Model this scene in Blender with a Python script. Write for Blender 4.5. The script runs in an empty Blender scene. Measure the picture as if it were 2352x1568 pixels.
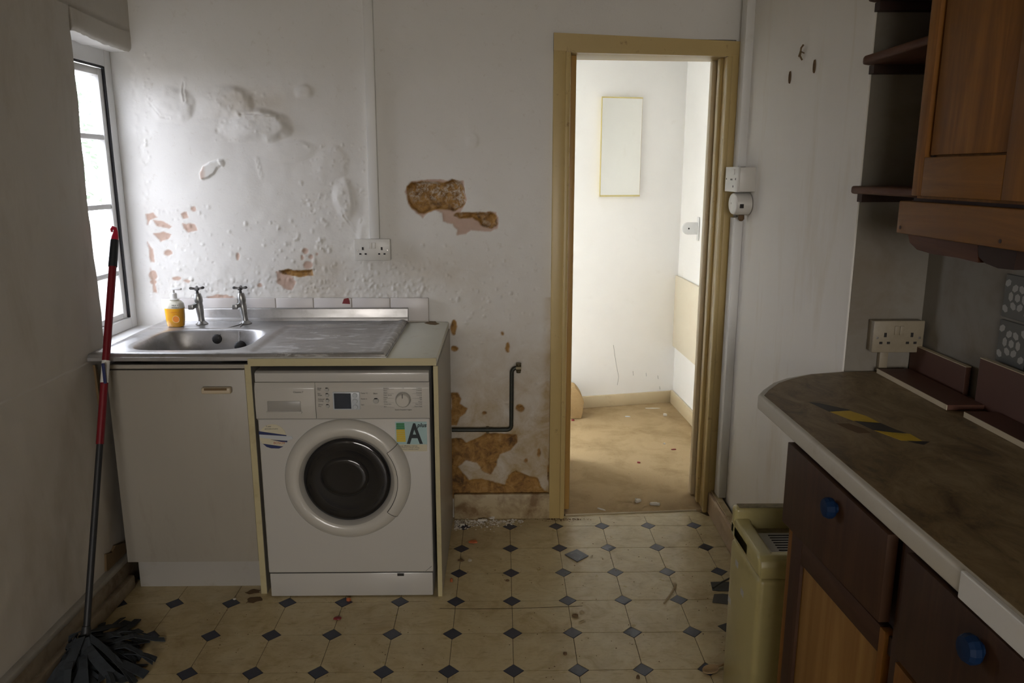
import bpy, bmesh, math, random
import numpy as np
from mathutils import Vector, Matrix

# ------------------------------------------------------------------ camera, world, light, exposure
SC = bpy.context.scene
COL = SC.collection
CAM = Vector((0.168, -3.179, 1.522))
PITCH, YAW, FPX = math.radians(12.25), math.radians(-0.793), 1791.6
cam = bpy.data.cameras.new('camera')
cam.sensor_width = 36.0
cam.lens = FPX / 2352 * 36.0
cam.clip_start = 0.02
cam.clip_end = 200
cam_o = bpy.data.objects.new('camera', cam)
cam_o.location = CAM
cam_o.rotation_euler = (math.pi / 2 - PITCH, 0, YAW)
COL.objects.link(cam_o)
SC.camera = cam_o

SC.view_settings.view_transform = 'Standard'
SC.view_settings.look = 'None'
SC.view_settings.gamma = 1.0
SC.view_settings.use_curve_mapping = False
SC.view_settings.exposure = 0.0
SC.cycles.use_denoising = True
SC.cycles.use_adaptive_sampling = True
SC.cycles.adaptive_threshold = 0.13
SC.cycles.adaptive_min_samples = 16
SC.cycles.max_bounces = 8
SC.cycles.diffuse_bounces = 4
SC.cycles.glossy_bounces = 3
SC.cycles.transparent_max_bounces = 12
SC.cycles.caustics_reflective = False
SC.cycles.caustics_refractive = False
SC.cycles.sample_clamp_indirect = 8.0

SKY = 22.0
world = bpy.data.worlds.new('overcast_sky')
SC.world = world
world.use_nodes = True
bg = world.node_tree.nodes['Background']
bg.inputs[0].default_value = (0.92, 0.935, 1.0, 1)
bg.inputs[1].default_value = SKY


def portal(name, loc, rot, sx, sy):
    l = bpy.data.lights.new(name, 'AREA')
    l.shape = 'RECTANGLE'
    l.size, l.size_y = sx, sy
    l.cycles.is_portal = True
    o = bpy.data.objects.new(name, l)
    o.location = loc
    o.rotation_euler = rot
    COL.objects.link(o)


# window openings: kitchen left wall, hall back wall, kitchen rear wall behind the camera
WIN_Y0, WIN_Y1, WIN_Z0, WIN_Z1, WIN_X = -0.40, 0.085, 0.885, 1.985, -1.405
portal('window_portal', (-1.47, (WIN_Y0 + WIN_Y1) / 2, (WIN_Z0 + WIN_Z1) / 2), (0, -math.pi / 2, 0), 1.1, 0.5)
HX0, HX1, HZ0, HZ1 = -1.32, -0.25, 0.35, 2.3
portal('hall_portal', ((HX0 + HX1) / 2, 1.60 + .12, (HZ0 + HZ1) / 2), (-math.pi / 2, 0, 0.214), 1.12, 1.95)
RX0, RX1, RZ0, RZ1 = -0.90, 1.20, 0.90, 2.30
portal('rear_portal', ((RX0 + RX1) / 2, -7.12, (RZ0 + RZ1) / 2), (math.pi / 2, 0, 0), RX1 - RX0, RZ1 - RZ0)

# ------------------------------------------------------------------ helpers
_f = Vector((-math.sin(YAW) * math.cos(PITCH), math.cos(YAW) * math.cos(PITCH), -math.sin(PITCH)))
_r = Vector((math.cos(YAW), math.sin(YAW), 0))
_u = _r.cross(_f)


def ray(u, v):
    return _f + _r * ((u - 1176) / FPX) + _u * ((784 - v) / FPX)


def on_y(u, v, y):
    d = ray(u, v)
    return CAM + d * ((y - CAM.y) / d.y)


def on_x(u, v, x):
    d = ray(u, v)
    return CAM + d * ((x - CAM.x) / d.x)


def on_z(u, v, z=0.0):
    d = ray(u, v)
    return CAM + d * ((z - CAM.z) / d.z)


WLOC = {}


def wl(o):
    return WLOC.get(o.name, Vector((0, 0, 0)))


def put(o, loc, parent=None):
    """place o at world loc (parents are never rotated or scaled)"""
    COL.objects.link(o)
    o.location = loc
    WLOC[o.name] = Vector(loc)
    if parent is not None:
        o.parent = parent
        o.matrix_parent_inverse = Matrix.Translation(-wl(parent))
    return o


def thing(name, label, cat, loc=(0, 0, 0), group=None):
    o = bpy.data.objects.new(name, None)
    o.empty_display_size = .05
    put(o, Vector(loc))
    return tag(o, label, cat, group)


def tag(o, label=None, cat=None, group=None, kind=None):
    if label: o['label'] = label
    if cat: o['category'] = cat
    if group: o['group'] = group
    if kind: o['kind'] = kind
    return o


def mesh_object(name, verts, faces, mat, parent=None, smooth=False, centre=True):
    verts = [Vector(v) for v in verts]
    c = Vector((0, 0, 0))
    if centre and verts:
        xs = [v.x for v in verts]; ys = [v.y for v in verts]; zs = [v.z for v in verts]
        c = Vector(((min(xs) + max(xs)) / 2, (min(ys) + max(ys)) / 2, min(zs)))
    me = bpy.data.meshes.new(name)
    me.from_pydata([tuple(v - c) for v in verts], [], faces)
    if mat is not None:
        me.materials.append(mat)
    if smooth:
        me.polygons.foreach_set('use_smooth', [True] * len(me.polygons))
        if smooth != 'all':
            try:
                me.set_sharp_from_angle(angle=math.radians(smooth if isinstance(smooth, (int, float)) and smooth > 1 else 40))
            except Exception:
                pass
    me.update()
    o = bpy.data.objects.new(name, me)
    return put(o, c, parent)


class MB:
    """collects simple solids; build() links them as one mesh object"""

    def __init__(self):
        self.v, self.f = [], []

    def add(self, vs, fs):
        n = len(self.v)
        self.v += [Vector(v) for v in vs]
        self.f += [tuple(i + n for i in f) for f in fs]
        return self

    def bm(self, bm):
        bm.verts.index_update()
        self.add([v.co.copy() for v in bm.verts], [[v.index for v in f.verts] for f in bm.faces])
        bm.free()
        return self

    def box(self, x0, x1, y0, y1, z0, z1, bev=0.0, seg=2, rot=None):
        bm = bmesh.new()
        bmesh.ops.create_cube(bm, size=1.0)
        for v in bm.verts:
            v.co = Vector(((x0 + x1) / 2 + v.co.x * (x1 - x0), (y0 + y1) / 2 + v.co.y * (y1 - y0), (z0 + z1) / 2 + v.co.z * (z1 - z0)))
        if bev > 0:
            bmesh.ops.bevel(bm, geom=bm.edges[:], offset=bev, segments=seg, profile=0.5, affect='EDGES')
        if rot is not None:
            M, piv = rot
            for v in bm.verts:
                v.co = Vector(piv) + M @ (v.co - Vector(piv))
        return self.bm(bm)

    def prism(self, poly, axis, a, b, bev=0.0, seg=2):
        """extrude a 2D polygon along axis ('x','y','z') from a to b"""
        def P(p, t):
            return {'x': (t, p[0], p[1]), 'y': (p[0], t, p[1]), 'z': (p[0], p[1], t)}[axis]
        bm = bmesh.new()
        A = [bm.verts.new(P(p, a)) for p in poly]
        Bv = [bm.verts.new(P(p, b)) for p in poly]
        n = len(poly)
        bm.faces.new(A); bm.faces.new(Bv[::-1])
        for i in range(n):
            bm.faces.new((A[i], Bv[i], Bv[(i + 1) % n], A[(i + 1) % n]))
        bmesh.ops.recalc_face_normals(bm, faces=bm.faces[:])
        if bev > 0:
            bmesh.ops.bevel(bm, geom=bm.edges[:], offset=bev, segments=seg, profile=0.5, affect='EDGES')
        return self.bm(bm)

    def tube(self, pts, r, n=10, cap=True):
        pts = [Vector(p) for p in pts]
        rr = r if isinstance(r, (list, tuple)) else [r] * len(pts)
        rings = []
        up = Vector((0.123, 0.456, 0.88)).normalized()
        base = len(self.v)
        for i, p in enumerate(pts):
            a = pts[max(0, i - 1)]; b = pts[min(len(pts) - 1, i + 1)]
            d = (b - a).normalized()
            s = d.cross(up)
            if s.length < 1e-3: s = d.cross(Vector((1, 0, 0)))
            s.normalize(); t = s.cross(d).normalized()
            for k in range(n):
                an = 2 * math.pi * k / n
                self.v.append(p + (s * math.cos(an) + t * math.sin(an)) * rr[i])
        for i in range(len(pts) - 1):
            for k in range(n):
                a = base + i * n + k; b = base + i * n + (k + 1) % n
                self.f.append((a, b, b + n, a + n))
        if cap:
            self.f.append(tuple(base + k for k in range(n))[::-1])
            self.f.append(tuple(base + (len(pts) - 1) * n + k for k in range(n)))
        return self

    def lathe(self, prof, c, axis='z', n=32, a0=0.0, a1=2 * math.pi, sx=1.0, sy=1.0):
        """prof: list of (r, h); revolve about axis through c"""
        c = Vector(c)
        full = abs(a1 - a0 - 2 * math.pi) < 1e-6
        m = n if full else n + 1
        base = len(self.v)
        for r, h in prof:
            for k in range(m):
                an = a0 + (a1 - a0) * k / n
                x, y = r * math.cos(an) * sx, r * math.sin(an) * sy
                if axis == 'z': p = (x, y, h)
                elif axis == 'y': p = (x, h, y)
                else: p = (h, x, y)
                self.v.append(c + Vector(p))
        for i in range(len(prof) - 1):
            for k in range(m if full else m - 1):
                k2 = (k + 1) % m
                self.f.append((base + i * m + k, base + i * m + k2, base + (i + 1) * m + k2, base + (i + 1) * m + k))
        return self

    def build(self, name, mat, parent=None, smooth=False, recalc=True, centre=True):
        o = mesh_object(name, self.v, self.f, mat, parent, False, centre)
        if recalc:
            bm = bmesh.new(); bm.from_mesh(o.data)
            bmesh.ops.remove_doubles(bm, verts=bm.verts[:], dist=1e-6)
            bmesh.ops.recalc_face_normals(bm, faces=bm.faces[:])
            bm.to_mesh(o.data); bm.free()
        if smooth:
            me = o.data
            me.polygons.foreach_set('use_smooth', [True] * len(me.polygons))
            try:
                me.set_sharp_from_angle(angle=math.radians(smooth if smooth is not True else 40))
            except Exception:
                pass
        return o


def text(name, s, size, loc, mat, parent, rot=(math.pi / 2, 0, 0), ext=0.0002, align='LEFT', shear=0.0, sx=1.0, bold=0.0):
    cu = bpy.data.curves.new(name, 'FONT')
    cu.body = s; cu.size = size; cu.extrude = ext; cu.align_x = align; cu.shear = shear; cu.offset = bold
    cu.resolution_u = 3
    t = bpy.data.objects.new(name, cu)
    COL.objects.link(t)
    me = bpy.data.meshes.new_from_object(t)
    bpy.data.objects.remove(t); bpy.data.curves.remove(cu)
    me.materials.clear(); me.materials.append(mat)
    R = Matrix.Rotation(rot[2], 4, 'Z') @ Matrix.Rotation(rot[1], 4, 'Y') @ Matrix.Rotation(rot[0], 4, 'X')
    me.transform(R @ Matrix.Diagonal((sx, 1, 1, 1)))
    o = bpy.data.objects.new(name, me)
    return put(o, Vector(loc), parent)


# ---- numpy noise for worn plaster surfaces
def vnoise(x, y, seed):
    rs = np.random.RandomState(seed)
    tab = rs.rand(256, 256)
    xi = np.floor(x).astype(int); yi = np.floor(y).astype(int)
    fx = x - xi; fy = y - yi
    fx = fx * fx * (3 - 2 * fx); fy = fy * fy * (3 - 2 * fy)
    g = lambda a, b: tab[a % 256, b % 256]
    return (g(xi, yi) * (1 - fx) + g(xi + 1, yi) * fx) * (1 - fy) + (g(xi, yi + 1) * (1 - fx) + g(xi + 1, yi + 1) * fx) * fy


def fbm(x, y, scale, seed, octv=4):
    s = 0; a = 1.0; t = 0
    for i in range(octv):
        s = s + a * (vnoise(x / scale + 17.3 * i, y / scale + 5.1 * i, seed + i) - .5)
        t += a; a *= .5; scale *= .5
    return s / t * 2


def sdf_poly(px, py, poly):
    """signed distance, negative inside"""
    d = np.full(px.shape, 1e9); inside = np.zeros(px.shape, bool)
    n = len(poly)
    for i in range(n):
        ax, ay = poly[i]; bx, by = poly[(i + 1) % n]
        ex, ey = bx - ax, by - ay
        wx, wy = px - ax, py - ay
        t = np.clip((wx * ex + wy * ey) / (ex * ex + ey * ey + 1e-12), 0, 1)
        d = np.minimum(d, np.hypot(wx - ex * t, wy - ey * t))
        c = ((ay > py) != (by > py)) & (px < (bx - ax) * (py - ay) / (by - ay + 1e-12) + ax)
        inside ^= c
    return np.where(inside, -d, d)


def sstep(a, b, x):
    t = np.clip((x - a) / (b - a), 0, 1)
    return t * t * (3 - 2 * t)


# ------------------------------------------------------------------ materials (all node based)
def new_mat(name):
    m = bpy.data.materials.new(name); m.use_nodes = True
    nt = m.node_tree
    return m, nt, nt.nodes['Principled BSDF']


def N(nt, kind, **kw):
    n = nt.nodes.new(kind)
    for k, v in kw.items():
        if k.startswith('i_'):
            key = k[2:]
            key = int(key) if key.isdigit() else key
            n.inputs[key].default_value = v
        else:
            setattr(n, k, v)
    return n


def ramp(nt, fac, stops):
    r = nt.nodes.new('ShaderNodeValToRGB')
    el = r.color_ramp.elements
    while len(el) < len(stops): el.new(0.5)
    for e, (p, c) in zip(el, stops):
        e.position = p
        e.color = (c[0], c[1], c[2], 1) if not isinstance(c, (int, float)) else (c, c, c, 1)
    nt.links.new(fac, r.inputs[0])
    return r.outputs[0]


def pos(nt, scale=(1, 1, 1), loc=(0, 0, 0)):
    g = nt.nodes.new('ShaderNodeNewGeometry')
    mp = nt.nodes.new('ShaderNodeMapping')
    mp.inputs['Scale'].default_value = scale
    mp.inputs['Location'].default_value = loc
    nt.links.new(g.outputs['Position'], mp.inputs['Vector'])
    return mp.outputs[0]


def noise(nt, scale, vec=None, detail=5, rough=.6, dist=0.0):
    n = N(nt, 'ShaderNodeTexNoise')
    n.inputs['Scale'].default_value = scale
    n.inputs['Detail'].default_value = min(detail, 5)
    n.inputs['Roughness'].default_value = rough
    n.inputs['Distortion'].default_value = dist
    nt.links.new(vec if vec is not None else pos(nt), n.inputs['Vector'])
    return n.outputs[0]


def mixc(nt, fac, a, b, mode='MIX'):
    m = nt.nodes.new('ShaderNodeMix'); m.data_type = 'RGBA'; m.blend_type = mode
    for sock, val in ((m.inputs[0], fac), (m.inputs[6], a), (m.inputs[7], b)):
        if isinstance(val, (int, float)): sock.default_value = val
        elif isinstance(val, (tuple, list)): sock.default_value = (val[0], val[1], val[2], 1)
        else: nt.links.new(val, sock)
    return m.outputs[2]


def bump(nt, bsdf, height, strength=.3, dist=.002):
    b = nt.nodes.new('ShaderNodeBump')
    b.inputs['Strength'].default_value = strength
    b.inputs['Distance'].default_value = dist
    nt.links.new(height, b.inputs['Height'])
    nt.links.new(b.outputs[0], bsdf.inputs['Normal'])


def simple(name, col, rough=.5, metal=0.0, dirt=None, dscale=6.0, dlo=.5, dhi=.75, damt=.6, bmp=0.0, bscale=60, spec=.5, coat=0.0, var=.06, stretch=(1, 1, 1)):
    m, nt, b = new_mat(name)
    v = pos(nt, stretch)
    c = mixc(nt, noise(nt, dscale * .5, v, 3), tuple(x * (1 - var) for x in col), tuple(min(1, x * (1 + var)) for x in col))
    if dirt is not None:
        f = ramp(nt, noise(nt, dscale, v, 7, .65, .3), [(dlo, 0.0), (dhi, damt)])
        c = mixc(nt, f, c, dirt)
    nt.links.new(c, b.inputs['Base Color'])
    b.inputs['Roughness'].default_value = rough
    b.inputs['Metallic'].default_value = metal
    b.inputs['Specular IOR Level'].default_value = spec
    b.inputs['Coat Weight'].default_value = coat
    if bmp > 0:
        bump(nt, b, noise(nt, bscale, v, 5), bmp, .002)
    return m


def wood(name, light, dark, axis='z', scale=9.0, rough=.6, coat=0.0, dirt=None, damt=.5):
    m, nt, b = new_mat(name)
    st = {'x': (.09, 1, 1), 'y': (1, .09, 1), 'z': (1, 1, .09)}[axis]
    v = pos(nt, st)
    g = noise(nt, scale * 3, v, 8, .62, 1.2)
    big = noise(nt, scale * .6, v, 3, .5, .5)
    c = ramp(nt, g, [(.30, dark), (.52, tuple((a + d) / 2 for a, d in zip(light, dark))), (.68, light)])
    c = mixc(nt, ramp(nt, big, [(.35, 0.0), (.7, .5)]), c, dark)
    if dirt is not None:
        c = mixc(nt, ramp(nt, noise(nt, 7, None, 7, .7), [(.5, 0.0), (.72, damt)]), c, dirt)
    nt.links.new(c, b.inputs['Base Color'])
    b.inputs['Roughness'].default_value = rough
    b.inputs['Coat Weight'].default_value = coat
    b.inputs['Coat Roughness'].default_value = .3
    b.inputs['Specular IOR Level'].default_value = .22
    bump(nt, b, g, .15, .001)
    return m


def glass_pane(name, tint=(1, 1, 1), ior=1.45):
    m = bpy.data.materials.new(name); m.use_nodes = True
    nt = m.node_tree; nt.nodes.clear()
    out = nt.nodes.new('ShaderNodeOutputMaterial')
    tr = nt.nodes.new('ShaderNodeBsdfTransparent'); tr.inputs[0].default_value = (*tint, 1)
    gl = nt.nodes.new('ShaderNodeBsdfGlossy'); gl.inputs['Roughness'].default_value = .02
    lw = nt.nodes.new('ShaderNodeLayerWeight'); lw.inputs[0].default_value = .5
    pw = nt.nodes.new('ShaderNodeMath'); pw.operation = 'POWER'; pw.inputs[1].default_value = 5.0
    nt.links.new(lw.outputs['Facing'], pw.inputs[0])
    fr = nt.nodes.new('ShaderNodeMath'); fr.operation = 'MULTIPLY_ADD'; fr.inputs[1].default_value = .5; fr.inputs[2].default_value = .04
    nt.links.new(pw.outputs[0], fr.inputs[0])
    mx = nt.nodes.new('ShaderNodeMixShader')
    nt.links.new(fr.outputs[0], mx.inputs[0]); nt.links.new(tr.outputs[0], mx.inputs[1]); nt.links.new(gl.outputs[0], mx.inputs[2])
    nt.links.new(mx.outputs[0], out.inputs[0])
    return m


def plaster_mat():
    """painted plaster; the mesh carries 'raw', 'pink' and 'stain' masks (where paint has come away; pink also holds a painted curl shadow)"""
    m, nt, b = new_mat('worn_painted_plaster')
    at = {}
    for a in ('raw', 'pink', 'stain', 'salt'):
        n = nt.nodes.new('ShaderNodeAttribute'); n.attribute_name = a
        at[a] = n.outputs['Fac']
    paint = mixc(nt, noise(nt, 2.2, None, 4), (.70, .685, .645), (.77, .76, .735))
    fine = ramp(nt, noise(nt, 34, None, 7, .72, .4), [(.60, 0.0), (.74, .35)])
    paint = mixc(nt, fine, paint, (.50, .45, .37))
    st = nt.nodes.new('ShaderNodeMath'); st.operation = 'MULTIPLY'
    nt.links.new(at['stain'], st.inputs[0])
    nt.links.new(ramp(nt, noise(nt, 9, None, 7, .66, .5), [(.25, .25), (.65, 1.0)]), st.inputs[1])
    paint = mixc(nt, st.outputs[0], paint, (.40, .29, .14))
    speck = ramp(nt, noise(nt, 95, None, 3, .6), [(.70, 0.0), (.76, .8)])
    sp2 = nt.nodes.new('ShaderNodeMath'); sp2.operation = 'MULTIPLY'
    nt.links.new(speck, sp2.inputs[0]); nt.links.new(at['stain'], sp2.inputs[1])
    paint = mixc(nt, sp2.outputs[0], paint, (.10, .06, .03))
    pk = mixc(nt, noise(nt, 25, None, 5), (.47, .32, .25), (.58, .44, .36))
    c = mixc(nt, at['pink'], paint, pk)
    rawc = ramp(nt, noise(nt, 26, None, 8, .7, .6), [(.30, (.09, .045, .015)), (.45, (.26, .135, .035)), (.60, (.40, .22, .06)), (.75, (.44, .30, .14))])
    salt = ramp(nt, noise(nt, 55, None, 6, .75, .3), [(.46, 0.0), (.60, .9)])
    saltz = ramp(nt, noise(nt, 8, None, 3), [(.42, 0.0), (.54, 1.0)])
    sm = nt.nodes.new('ShaderNodeMath'); sm.operation = 'MULTIPLY'
    nt.links.new(salt, sm.inputs[0]); nt.links.new(saltz, sm.inputs[1])
    sk_ = nt.nodes.new('ShaderNodeMath'); sk_.operation = 'MULTIPLY'
    nt.links.new(sm.outputs[0], sk_.inputs[0]); nt.links.new(at['salt'], sk_.inputs[1])
    rawc = mixc(nt, sk_.outputs[0], rawc, (.56, .50, .42))
    c = mixc(nt, at['raw'], c, rawc)
    nt.links.new(c, b.inputs['Base Color'])
    b.inputs['Roughness'].default_value = .62
    b.inputs['Specular IOR Level'].default_value = .35
    h = noise(nt, 120, None, 6, .7)
    bump(nt, b, h, .22, .0025)
    return m


M = {}
M['plaster'] = plaster_mat()
M['left_plaster'] = simple('dirty_white_plaster', (.56, .53, .475), .75, dirt=(.34, .29, .21), dscale=7, dlo=.50, dhi=.80, damt=.45, bmp=.30, bscale=40, spec=.2, stretch=(1, 1, .35))
M['right_plaster'] = simple('greasy_cream_plaster', (.77, .74, .685), .62, dirt=(.54, .44, .27), dscale=5, dlo=.52, dhi=.78, damt=.5, bmp=.15, bscale=35, spec=.3, stretch=(1, 1, .25))
M['shaded_plaster'] = simple('shaded_alcove_plaster', (.24, .22, .185), .8, dirt=(.16, .12, .07), dscale=6, dlo=.45, dhi=.75, damt=.6, bmp=.2, bscale=35, spec=.2)  # alcove's shade put into a darker copy of the wall plaster
M['hall_paint'] = simple('hall_white_paint', (.93, .915, .885), .55, dirt=(.62, .55, .45), dscale=5, dlo=.62, dhi=.85, damt=.3, bmp=.06, bscale=25, spec=.3)
M['ceiling'] = simple('ceiling_paint', (.62, .60, .55), .8)
M['cream_gloss'] = simple('yellowed_cream_gloss', (.52, .39, .165), .38, dirt=(.22, .13, .045), dscale=26, dlo=.62, dhi=.74, damt=.7, bmp=.08, bscale=30)
M['lining'] = simple('ochre_lining', (.42, .25, .075), .4, dirt=(.15, .08, .03), dscale=20, dlo=.6, dhi=.76, damt=.6)
M['hall_skirting'] = simple('hall_cream_skirting', (.62, .51, .33), .4, dirt=(.35, .24, .12), dscale=14, dlo=.58, dhi=.78, damt=.5)
M['old_skirting'] = simple('stained_skirting', (.46, .37, .22), .5, dirt=(.17, .09, .03), dscale=11, dlo=.44, dhi=.66, damt=.85, bmp=.2, bscale=40)
M['dark_skirting'] = simple('dirty_skirting', (.36, .30, .22), .5, dirt=(.10, .06, .03), dscale=10, dlo=.42, dhi=.68, damt=.8)
M['pink_skirting'] = simple('pinkish_skirting', (.47, .35, .23), .5, dirt=(.26, .17, .09), dscale=14, dlo=.5, dhi=.75, damt=.6)
M['upvc'] = simple('white_plastic_window', (.80, .80, .79), .35, var=.02)
M['gasket'] = simple('black_gasket', (.025, .025, .03), .6)
M['window_glass'] = glass_pane('window_glass', (.96, .98, .97))
M['warm_tint_glass'] = glass_pane('warm_tint_window_glass', (.80, .77, .725))  # tint added to warm and dim the fill light from the rear window
M['dimming_glass'] = glass_pane('dimming_window_glass', (.65, .66, .68))  # tint added to cut the daylight falling on the wall by the window
M['white_plastic'] = simple('white_plastic', (.66, .645, .60), .35, var=.03, dirt=(.40, .35, .26), dscale=12, dlo=.62, dhi=.8, damt=.4)
M['trunking'] = simple('painted_trunking', (.74, .735, .71), .45, var=.03, dirt=(.45, .42, .36), dscale=9, dlo=.6, dhi=.8, damt=.4)
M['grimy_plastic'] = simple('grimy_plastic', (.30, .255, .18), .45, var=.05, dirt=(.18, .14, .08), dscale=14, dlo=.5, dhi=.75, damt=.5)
M['hole'] = simple('dark_hole', (.012, .010, .009), .7)
M['grey_print'] = simple('grey_print', (.10, .10, .095), .6)
M['screw'] = simple('screw_metal', (.45, .43, .40), .35, metal=1.0)
M['wash_white'] = simple('washer_enamel', (.54, .53, .50), .22, var=.02, dirt=(.42, .40, .35), dscale=4, dlo=.6, dhi=.85, damt=.25, coat=.3)
M['wash_plastic'] = simple('washer_plastic', (.52, .505, .465), .26, var=.02, coat=.2)
M['wash_ring'] = simple('washer_door_plastic', (.54, .525, .48), .20, var=.02, coat=.3)
M['wash_inner'] = simple('washer_inner_ring', (.33, .32, .295), .35, var=.03)
M['seam'] = simple('dark_seam', (.03, .028, .025), .6)
M['lcd'] = simple('lcd_glass', (.035, .045, .065), .12, var=.5, dscale=30)
M['lcd_frame'] = simple('pale_blue_frame', (.50, .54, .58), .3)
M['button'] = simple('grey_button', (.42, .42, .40), .3)
M['door_glass'] = simple('dark_door_glass', (.012, .012, .013), .06, var=.3, coat=.2)
M['door_bowl'] = simple('dark_bowl_glass', (.018, .0175, .0175), .10, var=.2)
M['sticker_teal'] = simple('pale_teal_sticker', (.36, .52, .53), .4, var=.03)
M['sticker_cream'] = simple('cream_sticker', (.58, .54, .40), .5, var=.04)
M['sticker_green'] = simple('green_sticker', (.03, .21, .08), .45)
M['sticker_yellow'] = simple('yellow_sticker', (.62, .45, .03), .45)
M['sticker_navy'] = simple('navy_sticker', (.018, .028, .11), .4)
M['sticker_silver'] = simple('silver_sticker', (.50, .53, .56), .35)
M['ink'] = simple('black_ink', (.008, .015, .018), .5)
M['red_ink'] = simple('red_ink', (.45, .12, .08), .5)
M['laminate'] = simple('white_laminate', (.36, .335, .285), .42, dirt=(.23, .20, .15), dscale=13, dlo=.55, dhi=.8, damt=.45, stretch=(1, 1, .22))
M['laminate_top'] = simple('worktop_laminate', (.68, .68, .58), .35, dirt=(.42, .30, .14), dscale=9, dlo=.58, dhi=.78, damt=.6)
M['laminate_edge'] = simple('worktop_edge', (.52, .46, .27), .45, dirt=(.30, .22, .10), dscale=12, dlo=.55, dhi=.8, damt=.5)
M['chipboard'] = simple('dark_chipboard', (.16, .105, .05), .85, bmp=.3, bscale=150)
M['plinth'] = simple('grey_plinth', (.40, .385, .35), .5, dirt=(.25, .21, .15), dscale=9, damt=.6)
M['handle'] = simple('beige_handle', (.55, .47, .34), .35)
M['chrome'] = simple('limescaled_chrome', (.42, .42, .42), .32, metal=.85, dirt=(.30, .31, .29), dscale=40, dlo=.45, dhi=.65, damt=.8)
M['dark_chrome'] = simple('dark_chrome', (.12, .12, .125), .3, metal=.8)
M['rubber'] = simple('black_rubber', (.02, .019, .018), .55)
M['chain'] = simple('bead_chain', (.16, .15, .14), .45, metal=.8)
M['liquid'] = simple('orange_soap', (.83, .40, .02), .18, var=.08, coat=.4)
M['liquid_top'] = simple('milky_bottle', (.72, .70, .60), .2, coat=.4)
M['pump'] = simple('white_pump', (.85, .85, .84), .3, var=.02)
M['label_orange'] = simple('orange_label', (.72, .22, .02), .4)
M['label_pale'] = simple('pale_label', (.76, .60, .30), .4)
M['red_tube'] = simple('red_tube', (.17, .005, .012), .4)
M['red_plastic'] = simple('red_plastic', (.50, .01, .04), .32)
M['black_grip'] = simple('black_grip', (.012, .016, .02), .45)
M['grey_tube'] = simple('dark_grey_tube', (.018, .019, .021), .5)
M['mop'] = simple('blue_grey_mop', (.035, .042, .050), .95, dirt=(.012, .013, .015), dscale=18, damt=.8)
M['pipe'] = simple('dark_pipe', (.035, .038, .03), .45, metal=.3, dirt=(.10, .07, .03), dscale=30, dlo=.6, dhi=.75, damt=.6)
M['brass'] = simple('tarnished_brass', (.13, .105, .06), .45, metal=.6)
M['oak'] = wood('orange_pine', (.29, .120, .017), (.15, .056, .008), 'z', 7, dirt=(.16, .07, .02))
M['oak_y'] = wood('orange_pine_rail', (.31, .135, .020), (.16, .062, .009), 'y', 7, dirt=(.16, .07, .02))
M['pale_pine'] = wood('pale_panel', (.36, .20, .058), (.21, .10, .024), 'z', 5, dirt=(.24, .12, .035))
M['brown'] = wood('dark_brown_board', (.072, .034, .017), (.042, .019, .010), 'z', 9)
M['brown_y'] = wood('dark_brown_rail', (.080, .038, .019), (.045, .020, .011), 'y', 9)
M['red_shelf'] = wood('red_brown_shelf', (.12, .045, .020), (.07, .024, .011), 'y', 9)
M['dark_under'] = simple('dark_gap_shade', (.035, .016, .010), .8)
M['brown_board'] = simple('red_brown_laminate', (.085, .032, .018), .5, var=.1)
M['board_edge'] = simple('pale_board_edge', (.52, .44, .30), .6)
M['counter_edge'] = simple('pale_counter_edge', (.52, .49, .415), .45, dirt=(.28, .22, .12), dscale=12, dlo=.55, dhi=.78, damt=.6)
M['blue_knob'] = simple('blue_plastic_knob', (.003, .018, .060), .6, spec=.2)
M['tape_yellow'] = simple('yellow_tape', (.62, .42, .02), .5, dirt=(.25, .16, .03), dscale=30, dlo=.55, dhi=.75, damt=.6)
M['tape_black'] = simple('black_tape', (.03, .028, .025), .55)
M['heater'] = simple('yellowed_cream_plastic', (.46, .40, .18), .3, dirt=(.27, .20, .075), dscale=8, dlo=.5, dhi=.8, damt=.55, coat=.25)
M['heater_dust'] = simple('dusty_top', (.24, .20, .11), .85, dirt=(.09, .06, .03), dscale=30, damt=.8)
M['grille'] = simple('grey_grille', (.46, .45, .42), .4)
M['mirror'] = simple('mirror_silver', (.80, .80, .765), .03, metal=1.0, var=.0)
M['brass_edge'] = simple('yellow_mirror_edge', (.62, .52, .22), .35)
M['board_cream'] = simple('cream_board', (.74, .665, .52), .45, dirt=(.66, .52, .36), dscale=4, damt=.5)
M['tile_white'] = simple('white_glazed_tile', (.70, .665, .645), .32, var=.03, spec=.35)
M['grout'] = simple('grout', (.55, .50, .44), .8)
M['tile_grey'] = simple('pattern_tile_ground', (.10, .105, .10), .25)
M['tile_pale'] = simple('pattern_tile_motif', (.33, .33, .31), .25)
M['paper_red'] = simple('red_scrap', (.20, .012, .016), .5)
M['flake_white'] = simple('white_flake', (.62, .58, .50), .7)
M['flake_brown'] = simple('brown_crumb', (.14, .085, .04), .85)
M['flake_orange'] = simple('orange_scrap', (.50, .14, .05), .6)
M['black_film'] = simple('black_plastic_film', (.018, .018, .020), .35)
M['spoon'] = wood('spoon_wood', (.42, .30, .17), (.26, .17, .08), 'x', 12, rough=.6, coat=0)
M['stick'] = simple('pale_stick', (.42, .33, .19), .7)
M['joint'] = simple('dirty_joint', (.085, .06, .03), .85)
M['diamond'] = simple('navy_inset', (.030, .036, .062), .36, var=.12, dirt=(.17, .15, .12), dscale=28, dlo=.6, dhi=.8, damt=.5)
M['grass'] = simple('garden_green', (.22, .205, .18), .9, dirt=(.14, .14, .10), dscale=2, damt=.7)
M['bark'] = simple('bark', (.09, .07, .05), .9)
M['leaf'] = simple('leaf_green', (.42, .52, .40), .7, var=.3)


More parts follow.
